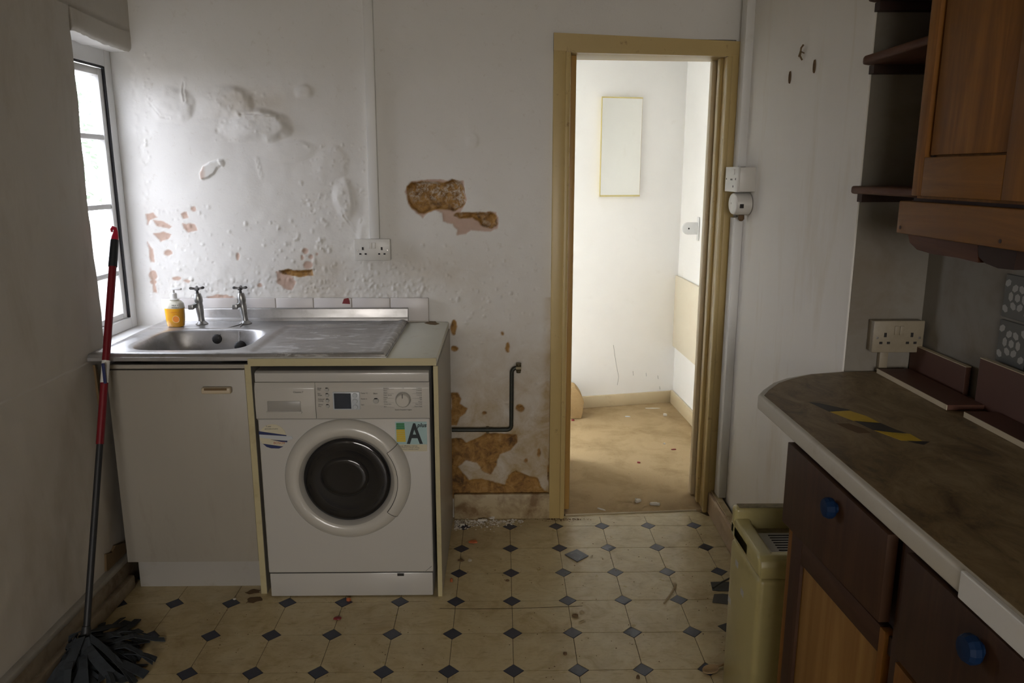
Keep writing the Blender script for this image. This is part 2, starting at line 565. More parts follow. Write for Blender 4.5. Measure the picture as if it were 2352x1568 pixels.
def vinyl_mat():
    m, nt, b = new_mat('marbled_vinyl')
    n1 = noise(nt, 10, None, 8, .68, 1.0)
    c = ramp(nt, n1, [(.28, (.40, .305, .15)), (.50, (.53, .435, .25)), (.72, (.58, .50, .315))])
    st = pos(nt, (1, 3.2, 1))
    c = mixc(nt, ramp(nt, noise(nt, 22, st, 7, .7, .5), [(.54, 0.0), (.70, .5)]), c, (.26, .185, .085))
    c = mixc(nt, ramp(nt, noise(nt, 3.2, None, 5, .7), [(.50, 0.0), (.74, .5)]), c, (.22, .15, .06))
    c = mixc(nt, ramp(nt, noise(nt, 130, None, 2, .5), [(.72, 0.0), (.77, .7)]), c, (.10, .065, .03))
    nt.links.new(c, b.inputs['Base Color'])
    nt.links.new(ramp(nt, noise(nt, 12, None, 5), [(.3, .26), (.7, .46)]), b.inputs['Roughness'])
    bump(nt, b, n1, .06, .001)
    return m


def carpet_mat(name, a, d):
    m, nt, b = new_mat(name)
    c = mixc(nt, noise(nt, 260, None, 3, .7), tuple(x * .7 for x in a), tuple(min(1, x * 1.15) for x in a))
    c = mixc(nt, ramp(nt, noise(nt, 4.5, None, 7, .68, .4), [(.46, 0.0), (.74, .75)]), c, d)
    c = mixc(nt, ramp(nt, noise(nt, 70, None, 3, .6), [(.69, 0.0), (.75, .7)]), c, (.08, .05, .025))
    nt.links.new(c, b.inputs['Base Color'])
    b.inputs['Roughness'].default_value = .95
    b.inputs['Specular IOR Level'].default_value = .1
    bump(nt, b, noise(nt, 320, None, 3, .7), .6, .004)
    return m


def steel_mat():
    m, nt, b = new_mat('smeared_stainless_steel')
    st = pos(nt, (.45, 1.5, 1))
    sm = noise(nt, 17, st, 8, .7, .8)
    area = N(nt, 'ShaderNodeAttribute', attribute_name='smear')
    patch = ramp(nt, sm, [(.53, 0.0), (.60, .85)])
    f = nt.nodes.new('ShaderNodeMath'); f.operation = 'MULTIPLY'
    nt.links.new(patch, f.inputs[0]); nt.links.new(area.outputs['Fac'], f.inputs[1])
    dirt = ramp(nt, noise(nt, 16, None, 7, .7), [(.50, 0.0), (.72, .5)])
    base = mixc(nt, dirt, (.47, .465, .46), (.27, .255, .23))
    c = mixc(nt, f.outputs[0], base, (.72, .72, .72))
    nt.links.new(c, b.inputs['Base Color'])
    inv = nt.nodes.new('ShaderNodeMath'); inv.operation = 'SUBTRACT'; inv.inputs[0].default_value = 1.0
    nt.links.new(f.outputs[0], inv.inputs[1])
    mm = nt.nodes.new('ShaderNodeMath'); mm.operation = 'MULTIPLY'; mm.inputs[1].default_value = .92
    nt.links.new(inv.outputs[0], mm.inputs[0]); nt.links.new(mm.outputs[0], b.inputs['Metallic'])
    nt.links.new(ramp(nt, noise(nt, 10, st, 5), [(.3, .30), (.7, .50)]), b.inputs['Roughness'])
    return m


def counter_mat():
    m, nt, b = new_mat('grimy_worktop')
    st = pos(nt, (1, .55, 1))
    c = ramp(nt, noise(nt, 13, st, 8, .72, .8), [(.30, (.075, .046, .018)), (.48, (.19, .130, .058)), (.68, (.30, .225, .12))])
    c = mixc(nt, ramp(nt, noise(nt, 30, st, 6, .7), [(.58, 0.0), (.72, .6)]), c, (.08, .05, .025))
    nt.links.new(c, b.inputs['Base Color'])
    b.inputs['Roughness'].default_value = .5
    return m


M['vinyl'] = vinyl_mat()
M['carpet'] = carpet_mat('beige_carpet', (.46, .335, .185), (.24, .16, .075))
M['stair_carpet'] = carpet_mat('stair_carpet', (.52, .37, .19), (.36, .23, .10))
M['steel'] = steel_mat()
M['counter'] = counter_mat()


# ------------------------------------------------------------------ the setting
def grid_mesh(name, X, Y, Z, keep, mat, attrs=None, parent=None, flip=False):
    nu, nv = X.shape
    co = np.stack([X, Y, Z], -1).reshape(-1, 3).astype(np.float32)
    idx = np.arange(nu * nv).reshape(nu, nv)
    q = np.stack([idx[:-1, :-1], idx[1:, :-1], idx[1:, 1:], idx[:-1, 1:]], -1)[keep]
    if flip: q = q[:, ::-1]
    used = np.zeros(nu * nv, bool); used[q.ravel()] = True
    remap = np.cumsum(used) - 1
    q = remap[q]; co = co[used]
    me = bpy.data.meshes.new(name)
    me.vertices.add(len(co)); me.vertices.foreach_set('co', co.ravel())
    me.loops.add(q.size); me.loops.foreach_set('vertex_index', q.ravel().astype(np.int32))
    me.polygons.add(len(q))
    me.polygons.foreach_set('loop_start', np.arange(0, q.size, 4, dtype=np.int32))
    me.polygons.foreach_set('use_smooth', np.ones(len(q), bool))
    for k, a in (attrs or {}).items():
        at = me.attributes.new(k, 'FLOAT', 'POINT')
        at.data.foreach_set('value', a.reshape(-1)[used].astype(np.float32))
    me.update(calc_edges=True); me.validate()
    me.materials.append(mat)
    o = bpy.data.objects.new(name, me)
    return put(o, Vector((0, 0, 0)), parent)


def structure(o, label=None):
    o['kind'] = 'structure'
    if label: o['label'] = label
    return o


CEIL = 2.42
REAR = -7.0
Y_BACK = .096
DOOR_L, DOOR_R = .385, 1.125       # opening in the plaster, covered by the frame


def y_back(x):
    return Y_BACK + np.maximum(0, np.asarray(x) - .389) * .0848


# ---- back wall: a finely divided plaster surface with blown, blistered and missing plaster
step = .0042
ux = np.concatenate([np.arange(-1.42, DOOR_L, step), [DOOR_L], np.arange(DOOR_L + step, DOOR_R, .03), [DOOR_R], np.arange(DOOR_R + .01, 1.19, .01)])
vz = np.concatenate([np.arange(0, 2.05, step), np.arange(2.05, CEIL + .01, .012)])
GX, GZ = np.meshgrid(ux, vz, indexing='ij')


def wp(u, v):
    p = on_y(u, v, Y_BACK)
    return (p.x, p.z)


def wpoly(pts):
    return [wp(*p) for p in pts]


PXM = FPX / 3.33      # pixels per metre on this wall, for blob sizes
raw = np.zeros_like(GX); pink = np.zeros_like(GX); stain = np.zeros_like(GX); H = np.zeros_like(GX)
H += .006 * fbm(GX, GZ, .55, 3, 3) + .0022 * fbm(GX, GZ, .10, 11, 3)
edge = .006 * fbm(GX, GZ, .026, 21, 4)
edge2 = .009 * fbm(GX, GZ, .05, 27, 4)


def patch(mask, pts, depth, ew=edge, soft=.003):
    poly = wpoly(pts)
    xs = [p[0] for p in poly]; zs = [p[1] for p in poly]
    i0, i1 = np.searchsorted(ux, [min(xs) - .04, max(xs) + .04]); j0, j1 = np.searchsorted(vz, [min(zs) - .04, max(zs) + .04])
    s = np.s_[i0:i1, j0:j1]
    d = sdf_poly(GX[s], GZ[s], poly) + ew[s]
    m = 1 - sstep(-soft, soft, d)
    mask[s] = np.maximum(mask[s], m)
    rough = .35 * depth * fbm(GX[s], GZ[s], .018, 41, 3)
    H[s] -= m * (depth * sstep(0, .012, -d) + .0015 + rough * (depth > .004))


def blob(mask, u, v, ru, rv, depth=.0015):
    pts = [(u + ru * math.cos(a), v + rv * math.sin(a)) for a in np.linspace(0, 2 * math.pi, 14)[:-1]]
    patch(mask, pts, depth)


# smooth plaster under the paint beside the missing bricks, then the two brick-deep holes
patch(pink, [(930, 440), (945, 415), (1000, 412), (1065, 415), (1072, 460), (1062, 480), (1055, 489), (1140, 487), (1145, 500), (1142, 524), (1128, 531), (1100, 529), (1082, 528), (1072, 538), (1049, 541), (1050, 527), (1040, 514), (1018, 509), (1014, 490), (1000, 484), (982, 487), (972, 501), (955, 490), (938, 468)], .0015)
patch(raw, [(934, 428), (945, 417), (975, 415), (990, 418), (1020, 418), (1038, 411), (1058, 416), (1068, 432), (1069, 465), (1060, 478), (1045, 483), (1005, 482), (985, 485), (973, 492), (962, 491), (946, 478), (937, 462)], .016)
patch(raw, [(1043, 495), (1050, 489), (1085, 487), (1125, 487), (1140, 492), (1142, 505), (1141, 518), (1130, 525), (1112, 522), (1098, 509), (1085, 502), (1055, 501)], .014)
# by the sink
patch(pink, [(634, 624), (650, 622), (668, 630), (679, 648), (670, 667), (652, 663), (637, 650)], .0015)
patch(raw, [(639, 621), (662, 618), (690, 622), (717, 618), (719, 632), (700, 636), (668, 634), (648, 630)], .010)
for b_ in [(701, 577, 7, 6), (713, 590, 5, 4), (707, 609, 11, 9), (693, 592, 4, 6), (728, 584, 4, 4), (444, 479, 8, 7), (386, 581, 10, 8), (352, 632, 10, 12), (405, 640, 10, 5), (428, 645, 9, 4), (546, 590, 4, 8), (596, 655, 6, 5), (352, 648, 8, 6)]:
    blob(pink, *b_)
for p_ in ([(335, 492), (352, 487), (364, 500), (345, 506), (338, 516)], [(348, 504), (375, 507), (396, 520), (388, 527), (360, 517)], [(353, 537), (376, 530), (394, 538), (385, 549), (368, 556), (358, 546)], [(414, 491), (428, 486), (432, 500), (420, 503)], [(417, 512), (446, 515), (452, 529), (432, 535), (420, 525)], [(337, 554), (352, 572), (354, 602), (345, 602)], [(344, 610), (352, 640), (362, 675), (352, 670)], [(475, 682), (500, 676), (535, 681), (540, 684), (478, 685)]):
    patch(pink, p_, .0012)
# low down, beside the units: paint gone down to ochre render
for p_ in ([(1036, 903), (1052, 901), (1062, 915), (1058, 926), (1077, 936), (1070, 950), (1056, 958), (1050, 978), (1036, 978)],
           [(1030, 1006), (1060, 1006), (1070, 1018), (1098, 1006), (1118, 992), (1186, 998), (1187, 1014), (1172, 1034), (1150, 1045), (1141, 1070), (1126, 1087), (1108, 1080), (1094, 1064), (1072, 1058), (1055, 1072), (1066, 1090), (1078, 1103), (1105, 1100), (1130, 1106), (1160, 1112), (1168, 1092), (1186, 1080), (1206, 1090), (1236, 1098), (1243, 1112), (1250, 1127), (1264, 1132), (1264, 1146), (1030, 1146)]):
    patch(raw, p_, .003, edge2)
for b_ in [(1196, 937, 10, 9), (1166, 797, 6, 12), (1208, 1057, 5, 6), (1042, 752, 8, 18), (1044, 800, 8, 7), (1154, 767, 4, 5), (1112, 948, 5, 4), (1238, 1040, 5, 12), (1262, 1088, 6, 22), (1265, 1055, 4, 8)]:
    blob(raw, *b_, depth=.004)
# bulges and hollows of blown plaster
for u, v, ru, rv, h in [(582, 290, 72, 36, .021), (518, 236, 62, 34, .013), (697, 210, 20, 15, .008), (394, 243, 48, 36, .011), (787, 455, 22, 46, .010), (660, 345, 60, 22, .004), (1083, 322, 14, 18, .003), (835, 540, 18, 40, .006), (760, 380, 40, 40, .005)]:
    x0, z0 = wp(u, v)
    dx_, dz_ = (GX - x0) / (ru / PXM), (GZ - z0) / (rv / PXM)
    wb_ = .22 * fbm(GX, GZ, .075, 51 + u, 3)
    rr_ = (np.abs(dx_) ** 2.3 + np.abs(dz_) ** 2.3) ** (1 / 2.3) / 1.12 + wb_
    wid = .80 - .45 * sstep(-.3, .8, dx_ + .35 * dz_)
    H += h * sstep(0, 1, (1.0 - rr_) / wid) * (1 + .12 * fbm(GX, GZ, .03, 91, 2))
# paint curl at (480,390)
for pts_, hh in (([(459, 398), (466, 384), (482, 373), (500, 368), (512, 366), (516, 376), (500, 384), (492, 398), (478, 408), (462, 411)], .010), ([(500, 367), (512, 364), (518, 374), (512, 384), (505, 376)], .006)):
    poly = wpoly(pts_)
    d = sdf_poly(GX, GZ, poly) + .5 * edge
    ins_ = 1 - sstep(-.0015, .0015, d)
    xs_ = [p[0] for p in poly]
    tilt = np.clip((GX - min(xs_)) / (max(xs_) - min(xs_)), 0, 1)
    H += ins_ * hh * (1 - tilt) ** .7
    if hh > .008:
        pink = np.maximum(pink, .75 * ins_ * (1 - sstep(.10, .30, tilt)))  # shadow of the lifted curl, painted in through the pink mask
# lines where paint has cracked
for pts, w in (([(553, 262), (590, 262), (622, 266), (645, 264)], .002), ([(422, 182), (420, 205), (426, 232)], .002), ([(340, 232), (370, 268), (390, 272)], .0016), ([(590, 365), (600, 405)], .0016), ([(790, 495), (815, 530), (828, 545)], .002)):
    P_ = [wp(*p) for p in pts]
    d = np.full(GX.shape, 1e9)
    for a, c in zip(P_[:-1], P_[1:]):
        ex, ey = c[0] - a[0], c[1] - a[1]
        t = np.clip(((GX - a[0]) * ex + (GZ - a[1]) * ey) / (ex * ex + ey * ey), 0, 1)
        d = np.minimum(d, np.hypot(GX - a[0] - ex * t, GZ - a[1] - ey * t))
    d += .003 * fbm(GX, GZ, .02, 61, 2)
    H += .0022 * np.exp(-(d / .008) ** 2) - .005 * np.exp(-(d / w) ** 2)
# paint blisters
rb = random.Random(5)
regions = [(345, 640, 1000, 684, 230), (335, 460, 480, 620, 70), (690, 330, 845, 520, 110), (480, 500, 850, 640, 60), (815, 600, 975, 690, 100), (480, 210, 640, 330, 40), (1000, 600, 1250, 800, 70), (620, 545, 760, 680, 60), (330, 120, 345, 480, 40), (900, 560, 1250, 680, 50), (1050, 800, 1260, 1130, 60)]
for u0, v0, u1, v1, n in regions:
    for _ in range(n):
        u, v = rb.uniform(u0, u1), rb.uniform(v0, v1)
        x0, z0 = wp(u, v)
        r = rb.choice((.0035, .004, .005, .006, .009)); h = rb.uniform(.0010, .0030) * (1 if rb.random() < .85 else -1)
        i0, i1 = np.searchsorted(ux, [x0 - 2 * r, x0 + 2 * r]); j0, j1 = np.searchsorted(vz, [z0 - 2 * r, z0 + 2 * r])
        s = np.s_[i0:i1, j0:j1]
        q = np.hypot(GX[s] - x0, (GZ[s] - z0) * rb.uniform(.7, 1.3)) / r
        H[s] += h * (1 - sstep(.3, 1.2, q))
# crumbling texture in the damp band above the tiles
band = np.exp(-((GZ - 1.06) / .10) ** 2) * (1 - sstep(-.15, .15, GX)) + .6 * np.exp(-((GZ - 1.35) / .16) ** 2 - ((GX + .45) / .16) ** 2) + .5 * np.exp(-((GZ - 1.75) / .1) ** 2 - ((GX + .95) / .2) ** 2)
H += band * (.0022 * np.maximum(0, fbm(GX, GZ, .030, 71, 3)) + .0007 * fbm(GX, GZ, .010, 75, 2))
# damp staining: low on the wall and right of the units, and a faint yellow bloom above the tiles
stain += .95 * (1 - sstep(.15, .95, GZ)) * sstep(-.15, .05, GX) + .30 * (1 - sstep(.6, 1.35, GZ)) * sstep(-.25, .1, GX)
stain += .45 * np.exp(-((GZ - 1.08) / .11) ** 2 - ((GX + .60) / .13) ** 2) + .3 * np.exp(-((GZ - 1.12) / .08) ** 2 - ((GX + .1) / .2) ** 2) + .35 * np.exp(-((GZ - 1.80) / .05) ** 2 - ((GX + .82) / .16) ** 2)
stain += .5 * (1 - sstep(.0, .05, np.minimum(np.abs(GX - DOOR_L), 9))) * (GZ < 1.0)
# a ragged, chipped arris where the plaster turns into the window reveal
H += .004 * np.exp(-((GX + 1.295) / .012) ** 2) * fbm(GX, GZ, .03, 81, 3)
stain = np.clip(stain, 0, 1)
salt = .12 + .88 * sstep(wp(1000, 475)[1], wp(1000, 440)[1], GZ) + .6 * sstep(wp(1050, 540)[1], wp(1050, 500)[1], GZ) * (GX > wp(1040, 500)[0])
salt = np.clip(salt, 0, 1) * sstep(.75, .95, GZ)
cx_ = (ux[:-1] + ux[1:]) / 2; cz_ = (vz[:-1] + vz[1:]) / 2
keep = ~(((cx_ > DOOR_L) & (cx_ < DOOR_R))[:, None] & (cz_ < 2.045)[None, :])
wall_back = grid_mesh('wall_back', GX, y_back(GX) - H, GZ, keep, M['plaster'], {'raw': raw, 'pink': pink, 'stain': stain, 'salt': salt})
structure(wall_back, 'blistered white plaster wall behind the sink and washing machine')

# masonry behind that plaster (faces the hall)
mb = MB()
mb.box(-1.45, DOOR_L + .012, .135, .30, 0, CEIL)
mb.prism([(DOOR_L, .135), (1.2, .20), (1.2, .32), (DOOR_L, .30)], 'z', 2.0, CEIL)
mb.prism([(DOOR_R - .01, .195), (1.42, .21), (1.42, .33), (DOOR_R - .01, .33)], 'z', 0, 2.0)
structure(mb.build('wall_hall_front', M['hall_paint']))

# ---- left wall with the window opening
ys = np.concatenate([np.arange(REAR, -1.4, .05), np.arange(-1.4, -.48, .012), np.arange(-.48, -.40, .005), [-.40], np.arange(-.395, .12, .008)])
zs = np.concatenate([np.arange(0, .86, .014), np.arange(.86, .885, .005), [.885], np.arange(.89, 1.985, .012), [1.985], np.arange(1.99, 2.06, .005), np.arange(2.06, CEIL + .01, .02)])
LY, LZ = np.meshgrid(ys, zs, indexing='ij')


def x_left(y):
    return -1.245 - .045 * sstep(-.7, .08, np.asarray(y))


LX = x_left(LY) + .006 * fbm(LY, LZ, .4, 103, 3) + .0016 * fbm(LY, LZ, .06, 107, 3)
wob = .008 * fbm(LZ, LZ * 0 + 3.3, .22, 111, 3)
near_edge = np.exp(-((LY + .40) / .05) ** 2)
inz = sstep(.80, .9, LZ) * (1 - sstep(1.99, 2.1, LZ))
LYd = LY + wob * near_edge * inz
LX = LX - .018 * np.exp(-np.abs(LY + .40) / .008) * inz * (LY <= -.399)
hw = .007 * fbm(LY, LY * 0 + 9.1, .06, 121, 4) + .006 * fbm(LY, LY * 0 + 2.1, .3, 122, 2)
near_head = np.exp(-((LZ - 1.985) / .04) ** 2) * (LY > -.42)
LZd = LZ + hw * near_head
LX = LX - .014 * np.exp(-np.abs(LZ - 1.985) / .008) * (LZ >= 1.984) * (LY > -.41)
cy_ = (ys[:-1] + ys[1:]) / 2; cz_ = (zs[:-1] + zs[1:]) / 2
hole = (cy_ > -.40)[:, None] & ((cz_ > .885) & (cz_ < 1.985))[None, :]
wall_left = grid_mesh('wall_left', LX, LYd, LZd, ~hole, M['left_plaster'])
structure(wall_left, 'dingy left plaster wall with a deep window reveal')
# reveal surfaces swept outwards from the opening's own edges
iy = int(np.argmin(np.abs(ys + .40))); iz0 = int(np.argmin(np.abs(zs - .885))); iz1 = int(np.argmin(np.abs(zs - 1.985)))
XO = -1.452
mb = MB()


def sweep(vs):
    n = len(vs)
    f = [(i, i + 1, n + i + 1, n + i) for i in range(n - 1)]
    mb.add(list(vs) + [(XO, v[1], v[2] + (v[2] > 1.5) * .0) for v in vs], f)


sweep([(LX[iy, j], LYd[iy, j], LZd[iy, j]) for j in range(iz0, iz1 + 1)])
sweep([(LX[i, iz1], LYd[i, iz1], LZd[i, iz1]) for i in range(iy, len(ys))])
structure(mb.build('window_reveal', M['hall_paint'], wall_left, smooth=60, centre=False))
# outer masonry of the left wall (keeps daylight out of the thin plaster skin)
mb = MB()
mb.box(-1.45, -1.34, REAR - .1, -.46, -.05, CEIL).box(-1.45, -1.34, -.46, .14, -.05, .86).box(-1.45, -1.34, -.46, .14, 2.03, CEIL)
structure(mb.build('wall_left_masonry', M['left_plaster'], wall_left, centre=False))
mb = MB(); mb.box(-1.45, -1.38, .115, .30, -.05, CEIL)
structure(mb.build('wall_corner_masonry', M['left_plaster'], wall_left, centre=False))
# painted sill board
mb = MB(); mb.box(-1.47, -1.262, -.41, .10, .855, .885, .004)
structure(mb.build('window_sill', M['upvc'], wall_left, centre=False))

# window_1: white plastic casement with glazing bars
win = structure(put(bpy.data.objects.new('window_1', None), Vector((WIN_X, -.15, .885))), 'narrow white plastic window with glazing bars in the left wall')
fx0, fx1 = WIN_X - .035, WIN_X + .03
mb = MB(); mb.box(fx0, fx1, .045, .0925, .886, 2.0, .003).box(fx0, fx1, -.395, -.36, .886, 2.0, .003).box(fx0 + .001, fx1 - .001, -.3605, .0455, 1.925, 1.999, .003).box(fx0 + .001, fx1 - .001, -.3605, .0455, .886, .93, .003)
mb.build('window_frame', M['upvc'], win, smooth=30)
mb = MB(); mb.box(fx1 - .014, fx1 - .004, .037, .0452, .931, 1.924).box(fx1 - .014, fx1 - .004, -.3602, -.351, .931, 1.924).box(fx1 - .0135, fx1 - .0045, -.351, .037, 1.917, 1.9252)
mb.build('gasket', M['gasket'], win)
mb = MB(); mb.box(WIN_X - .02, WIN_X + .018, .006, .037, .931, 1.916, .003).box(WIN_X - .02, WIN_X + .018, -.35, -.32, .931, 1.916, .003).box(WIN_X - .019, WIN_X + .017, -.3205, .0065, 1.888, 1.915, .003).box(WIN_X - .019, WIN_X + .017, -.3205, .0065, .932, .955, .003)
mb.build('sash', M['upvc'], win, smooth=30)
for z in (1.655, 1.388, 1.120):
    mb = MB(); mb.box(WIN_X - .012, WIN_X + .014, -.33, .012, z - .010, z + .010, .003)
    mb.build('glazing_bar', M['upvc'], win, smooth=30)
mb = MB(); mb.box(WIN_X - .004, WIN_X, -.335, .022, .94, 1.90)
mb.build('pane', M['dimming_glass'], win)

# ---- right wall (chimney breast side), alcove behind the worktop
mb = MB(); mb.prism([(1.168, .20), (1.130, -1.058), (1.42, -1.058), (1.42, .20)], 'z', 0, CEIL, .004)
structure(mb.build('wall_right', M['right_plaster']), 'cream plaster wall to the right of the doorway')
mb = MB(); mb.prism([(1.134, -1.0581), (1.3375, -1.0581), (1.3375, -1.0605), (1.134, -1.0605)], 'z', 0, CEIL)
structure(mb.build('wall_alcove', M['shaded_plaster']))
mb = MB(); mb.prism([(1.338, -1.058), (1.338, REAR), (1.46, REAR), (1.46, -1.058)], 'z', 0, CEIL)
wall_tiles = structure(mb.build('wall_right_alcove', M['shaded_plaster']))

# ---- rear wall behind the camera, with its window
mb = MB()
mb.box(-1.40, RX0, REAR - .2, REAR, 0, CEIL).box(RX1, 1.46, REAR - .2, REAR, 0, CEIL).box(RX0, RX1, REAR - .2, REAR, 0, RZ0).box(RX0, RX1, REAR - .2, REAR, RZ1, CEIL)
structure(mb.build('wall_rear', M['left_plaster']))
w2 = structure(put(bpy.data.objects.new('window_2', None), Vector(((RX0 + RX1) / 2, REAR - .1, RZ0))))
yy = REAR - .12
mb = MB(); mb.box(RX0, RX0 + .05, yy - .03, yy + .03, RZ0, RZ1).box(RX1 - .05, RX1, yy - .03, yy + .03, RZ0, RZ1).box(RX0, RX1, yy - .03, yy + .03, RZ0, RZ0 + .05).box(RX0, RX1, yy - .03, yy + .03, RZ1 - .05, RZ1).box((RX0 + RX1) / 2 - .02, (RX0 + RX1) / 2 + .02, yy - .03, yy + .03, RZ0, RZ1)
mb.build('window_frame', M['upvc'], w2)
mb = MB(); mb.box(RX0 + .05, RX1 - .05, yy - .003, yy, RZ0 + .05, RZ1 - .05); mb.build('pane', M['warm_tint_glass'], w2)

# ---- ceiling
mb = MB(); mb.box(-1.46, 1.5, REAR - .2, 2.3, CEIL, CEIL + .1)
structure(mb.build('ceiling', M['ceiling']))
mb = MB(); mb.box(-1.37, 1.42, .31, 2.2, CEIL - .02, CEIL - .001)
structure(mb.build('ceiling_hall', M['hall_paint']))

# ---- hall beyond the doorway


def y_hall(x):
    return 1.753 + .217 * (x - .708)


def hall_slab(mb, x0, x1, z0, z1, t=.16):
    mb.prism([(x0, y_hall(x0)), (x1, y_hall(x1)), (x1, y_hall(x1) + t), (x0, y_hall(x0) + t)], 'z', z0, z1)


mb = MB()
hall_slab(mb, -1.45, HX0, 0, CEIL); hall_slab(mb, HX1, 1.40, 0, CEIL); hall_slab(mb, HX0, HX1, 0, HZ0); hall_slab(mb, HX0, HX1, HZ1, CEIL)
wall_hall_back = structure(mb.build('wall_hall_back', M['hall_paint']), 'bright white hall wall with a mirror')
mb = MB(); mb.prism([(1.322, 1.95), (1.345, 1.40), (1.36, .30), (1.46, .30), (1.46, 1.95)], 'z', 0, CEIL)
structure(mb.build('wall_hall_right', M['hall_paint']), 'white side wall of the hall')
mb = MB(); mb.box(-1.45, -1.38, .29, 1.42, 0, CEIL); structure(mb.build('wall_hall_left', M['hall_paint']))
mb = MB(); mb.box(-1.38, .468, .302, .862, 0, CEIL - .021); structure(mb.build('wall_hall_partition', M['hall_paint']))
w3 = structure(put(bpy.data.objects.new('window_3', None), Vector(((HX0 + HX1) / 2, 1.5, HZ0))))
mb = MB()
for a, b_, z0, z1 in ((HX0, HX0 + .05, HZ0, HZ1), (HX1 - .05, HX1, HZ0, HZ1), (HX0, HX1, HZ0, HZ0 + .05), (HX0, HX1, HZ1 - .05, HZ1)):
    mb.prism([(a, y_hall(a) + .09), (b_, y_hall(b_) + .09), (b_, y_hall(b_) + .14), (a, y_hall(a) + .14)], 'z', z0, z1)
mb.build('window_frame', M['upvc'], w3)
mb = MB(); mb.prism([(HX0 + .05, y_hall(HX0 + .05) + .11), (HX1 - .05, y_hall(HX1 - .05) + .11), (HX1 - .05, y_hall(HX1 - .05) + .114), (HX0 + .05, y_hall(HX0 + .05) + .114)], 'z', HZ0 + .05, HZ1 - .05)
mb.build('pane', M['window_glass'], w3)
mb = MB(); mb.prism([(-1.44, .145), (.44, .145), (.46, .112), (1.06, .152), (1.40, .20), (1.40, y_hall(1.4) + .02), (-1.44, y_hall(-1.44) + .02)], 'z', -.06, .004)
structure(mb.build('floor_hall', M['carpet']), 'dirty beige carpet on the hall floor')
# hall skirting boards
mb = MB()
mb.prism([(.60, y_hall(.60) - .018), (1.322, y_hall(1.322) - .018), (1.322, y_hall(1.322) - .001), (.60, y_hall(.60) - .001)], 'z', .004, .083, .003)
structure(mb.build('baseboard_hall_back', M['hall_skirting'], smooth=30))
mb = MB(); mb.prism([(1.304, y_hall(1.304) - .02), (1.327, 1.40), (1.341, .34), (1.359, .34), (1.344, 1.40), (1.321, y_hall(1.32) - .02)], 'z', .004, .090, .003)
structure(mb.build('baseboard_hall_right', M['hall_skirting'], smooth=30))

# ---- kitchen floor: screed with octagonal pieces and small navy diamonds laid on it
mb = MB(); mb.box(-1.30, 1.36, REAR, .135, -.08, -.0016)
floor = structure(mb.build('floor', M['joint']), 'dirty cream vinyl floor with small navy diamonds')
S, CUT, G = .203, .0325, .0009


def clip_poly(poly, lim):
    x0, x1, y1 = lim
    for ax, val, sgn in ((0, x0, 1), (0, x1, -1), (1, y1, -1)):
        out = []
        for i in range(len(poly)):
            a, b_ = poly[i], poly[(i + 1) % len(poly)]
            da, db = (a[ax] - val) * sgn, (b_[ax] - val) * sgn
            if da >= 0: out.append(a)
            if (da >= 0) != (db >= 0):
                t = da / (da - db); out.append((a[0] + (b_[0] - a[0]) * t, a[1] + (b_[1] - a[1]) * t))
        poly = out
        if len(poly) < 3: return []
    return poly


def piece_mesh(name, poly, mat, z1):
    n = len(poly)
    c = (sum(p[0] for p in poly) / n, sum(p[1] for p in poly) / n)
    ins = [(p[0] + (c[0] - p[0]) * .008, p[1] + (c[1] - p[1]) * .008) for p in poly]
    v = [(p[0], p[1], -.0015) for p in poly] + [(p[0], p[1], z1 - .0005) for p in poly] + [(p[0], p[1], z1) for p in ins]
    f = []
    for k in (0, 1):
        for i in range(n):
            j = (i + 1) % n
            f.append((k * n + i, k * n + j, (k + 1) * n + j, (k + 1) * n + i))
    f.append(tuple(2 * n + i for i in range(n)))
    me = bpy.data.meshes.new(name); me.from_pydata(v, [], f); me.materials.append(mat); me.update()
    return me


oc = [(CUT + G, G), (S - CUT - G, G), (S - G, CUT + G), (S - G, S - CUT - G), (S - CUT - G, S - G), (CUT + G, S - G), (G, S - CUT - G), (G, CUT + G)]
k_ = CUT - G * 1.2
di = [(-k_, 0), (0, -k_), (k_, 0), (0, k_)]
oct_me = piece_mesh('floor_tile', oc, M['vinyl'], 0.0)
dia_me = piece_mesh('floor_diamond', di, M['diamond'], 0.0001)
LIM = (-1.262, 1.335, .094)
for j in range(-15, 1):
    for i in range(-7, 7):
        for nm, base, me0, mt, z1 in (('floor_tile', oc, oct_me, M['vinyl'], 0.0), ('floor_diamond', di, dia_me, M['diamond'], .0001)):
            ox, oy = i * S, j * S
            if nm == 'floor_tile' and j == 0: oy = 0.0
            poly = [(p[0] + ox, p[1] + oy) for p in base]
            cl = clip_poly(poly, LIM)
            if not cl: continue
            if j < -11 and (i < -6): continue
            whole = len(cl) == len(poly) and all(abs(a[0] - b_[0]) + abs(a[1] - b_[1]) < 1e-9 for a, b_ in zip(cl, poly))
            me = me0 if whole else piece_mesh(nm, [(p[0] - ox, p[1] - oy) for p in cl], mt, z1)
            put(bpy.data.objects.new(nm, me), Vector((ox, oy, 0)), floor)
mb = MB(); mb.box(-1.262, 1.335, REAR, -15 * S - .001, -.0015, 0)
mb.build('floor_sheet', M['vinyl'], floor)
# strip of vinyl running into the doorway, and its metal threshold edge
mb = MB(); mb.prism([(.44, .0945), (1.10, .0945), (1.06, .150), (.46, .110)], 'z', -.0015, .0002)
mb.build('floor_strip', M['vinyl'], floor)
mb = MB(); mb.prism([(.455, .105), (1.062, .148), (1.062, .154), (.455, .112)], 'z', .0, .006, .0015)
structure(mb.build('trim_1', M['board_edge']), 'thin pale threshold strip in the doorway')

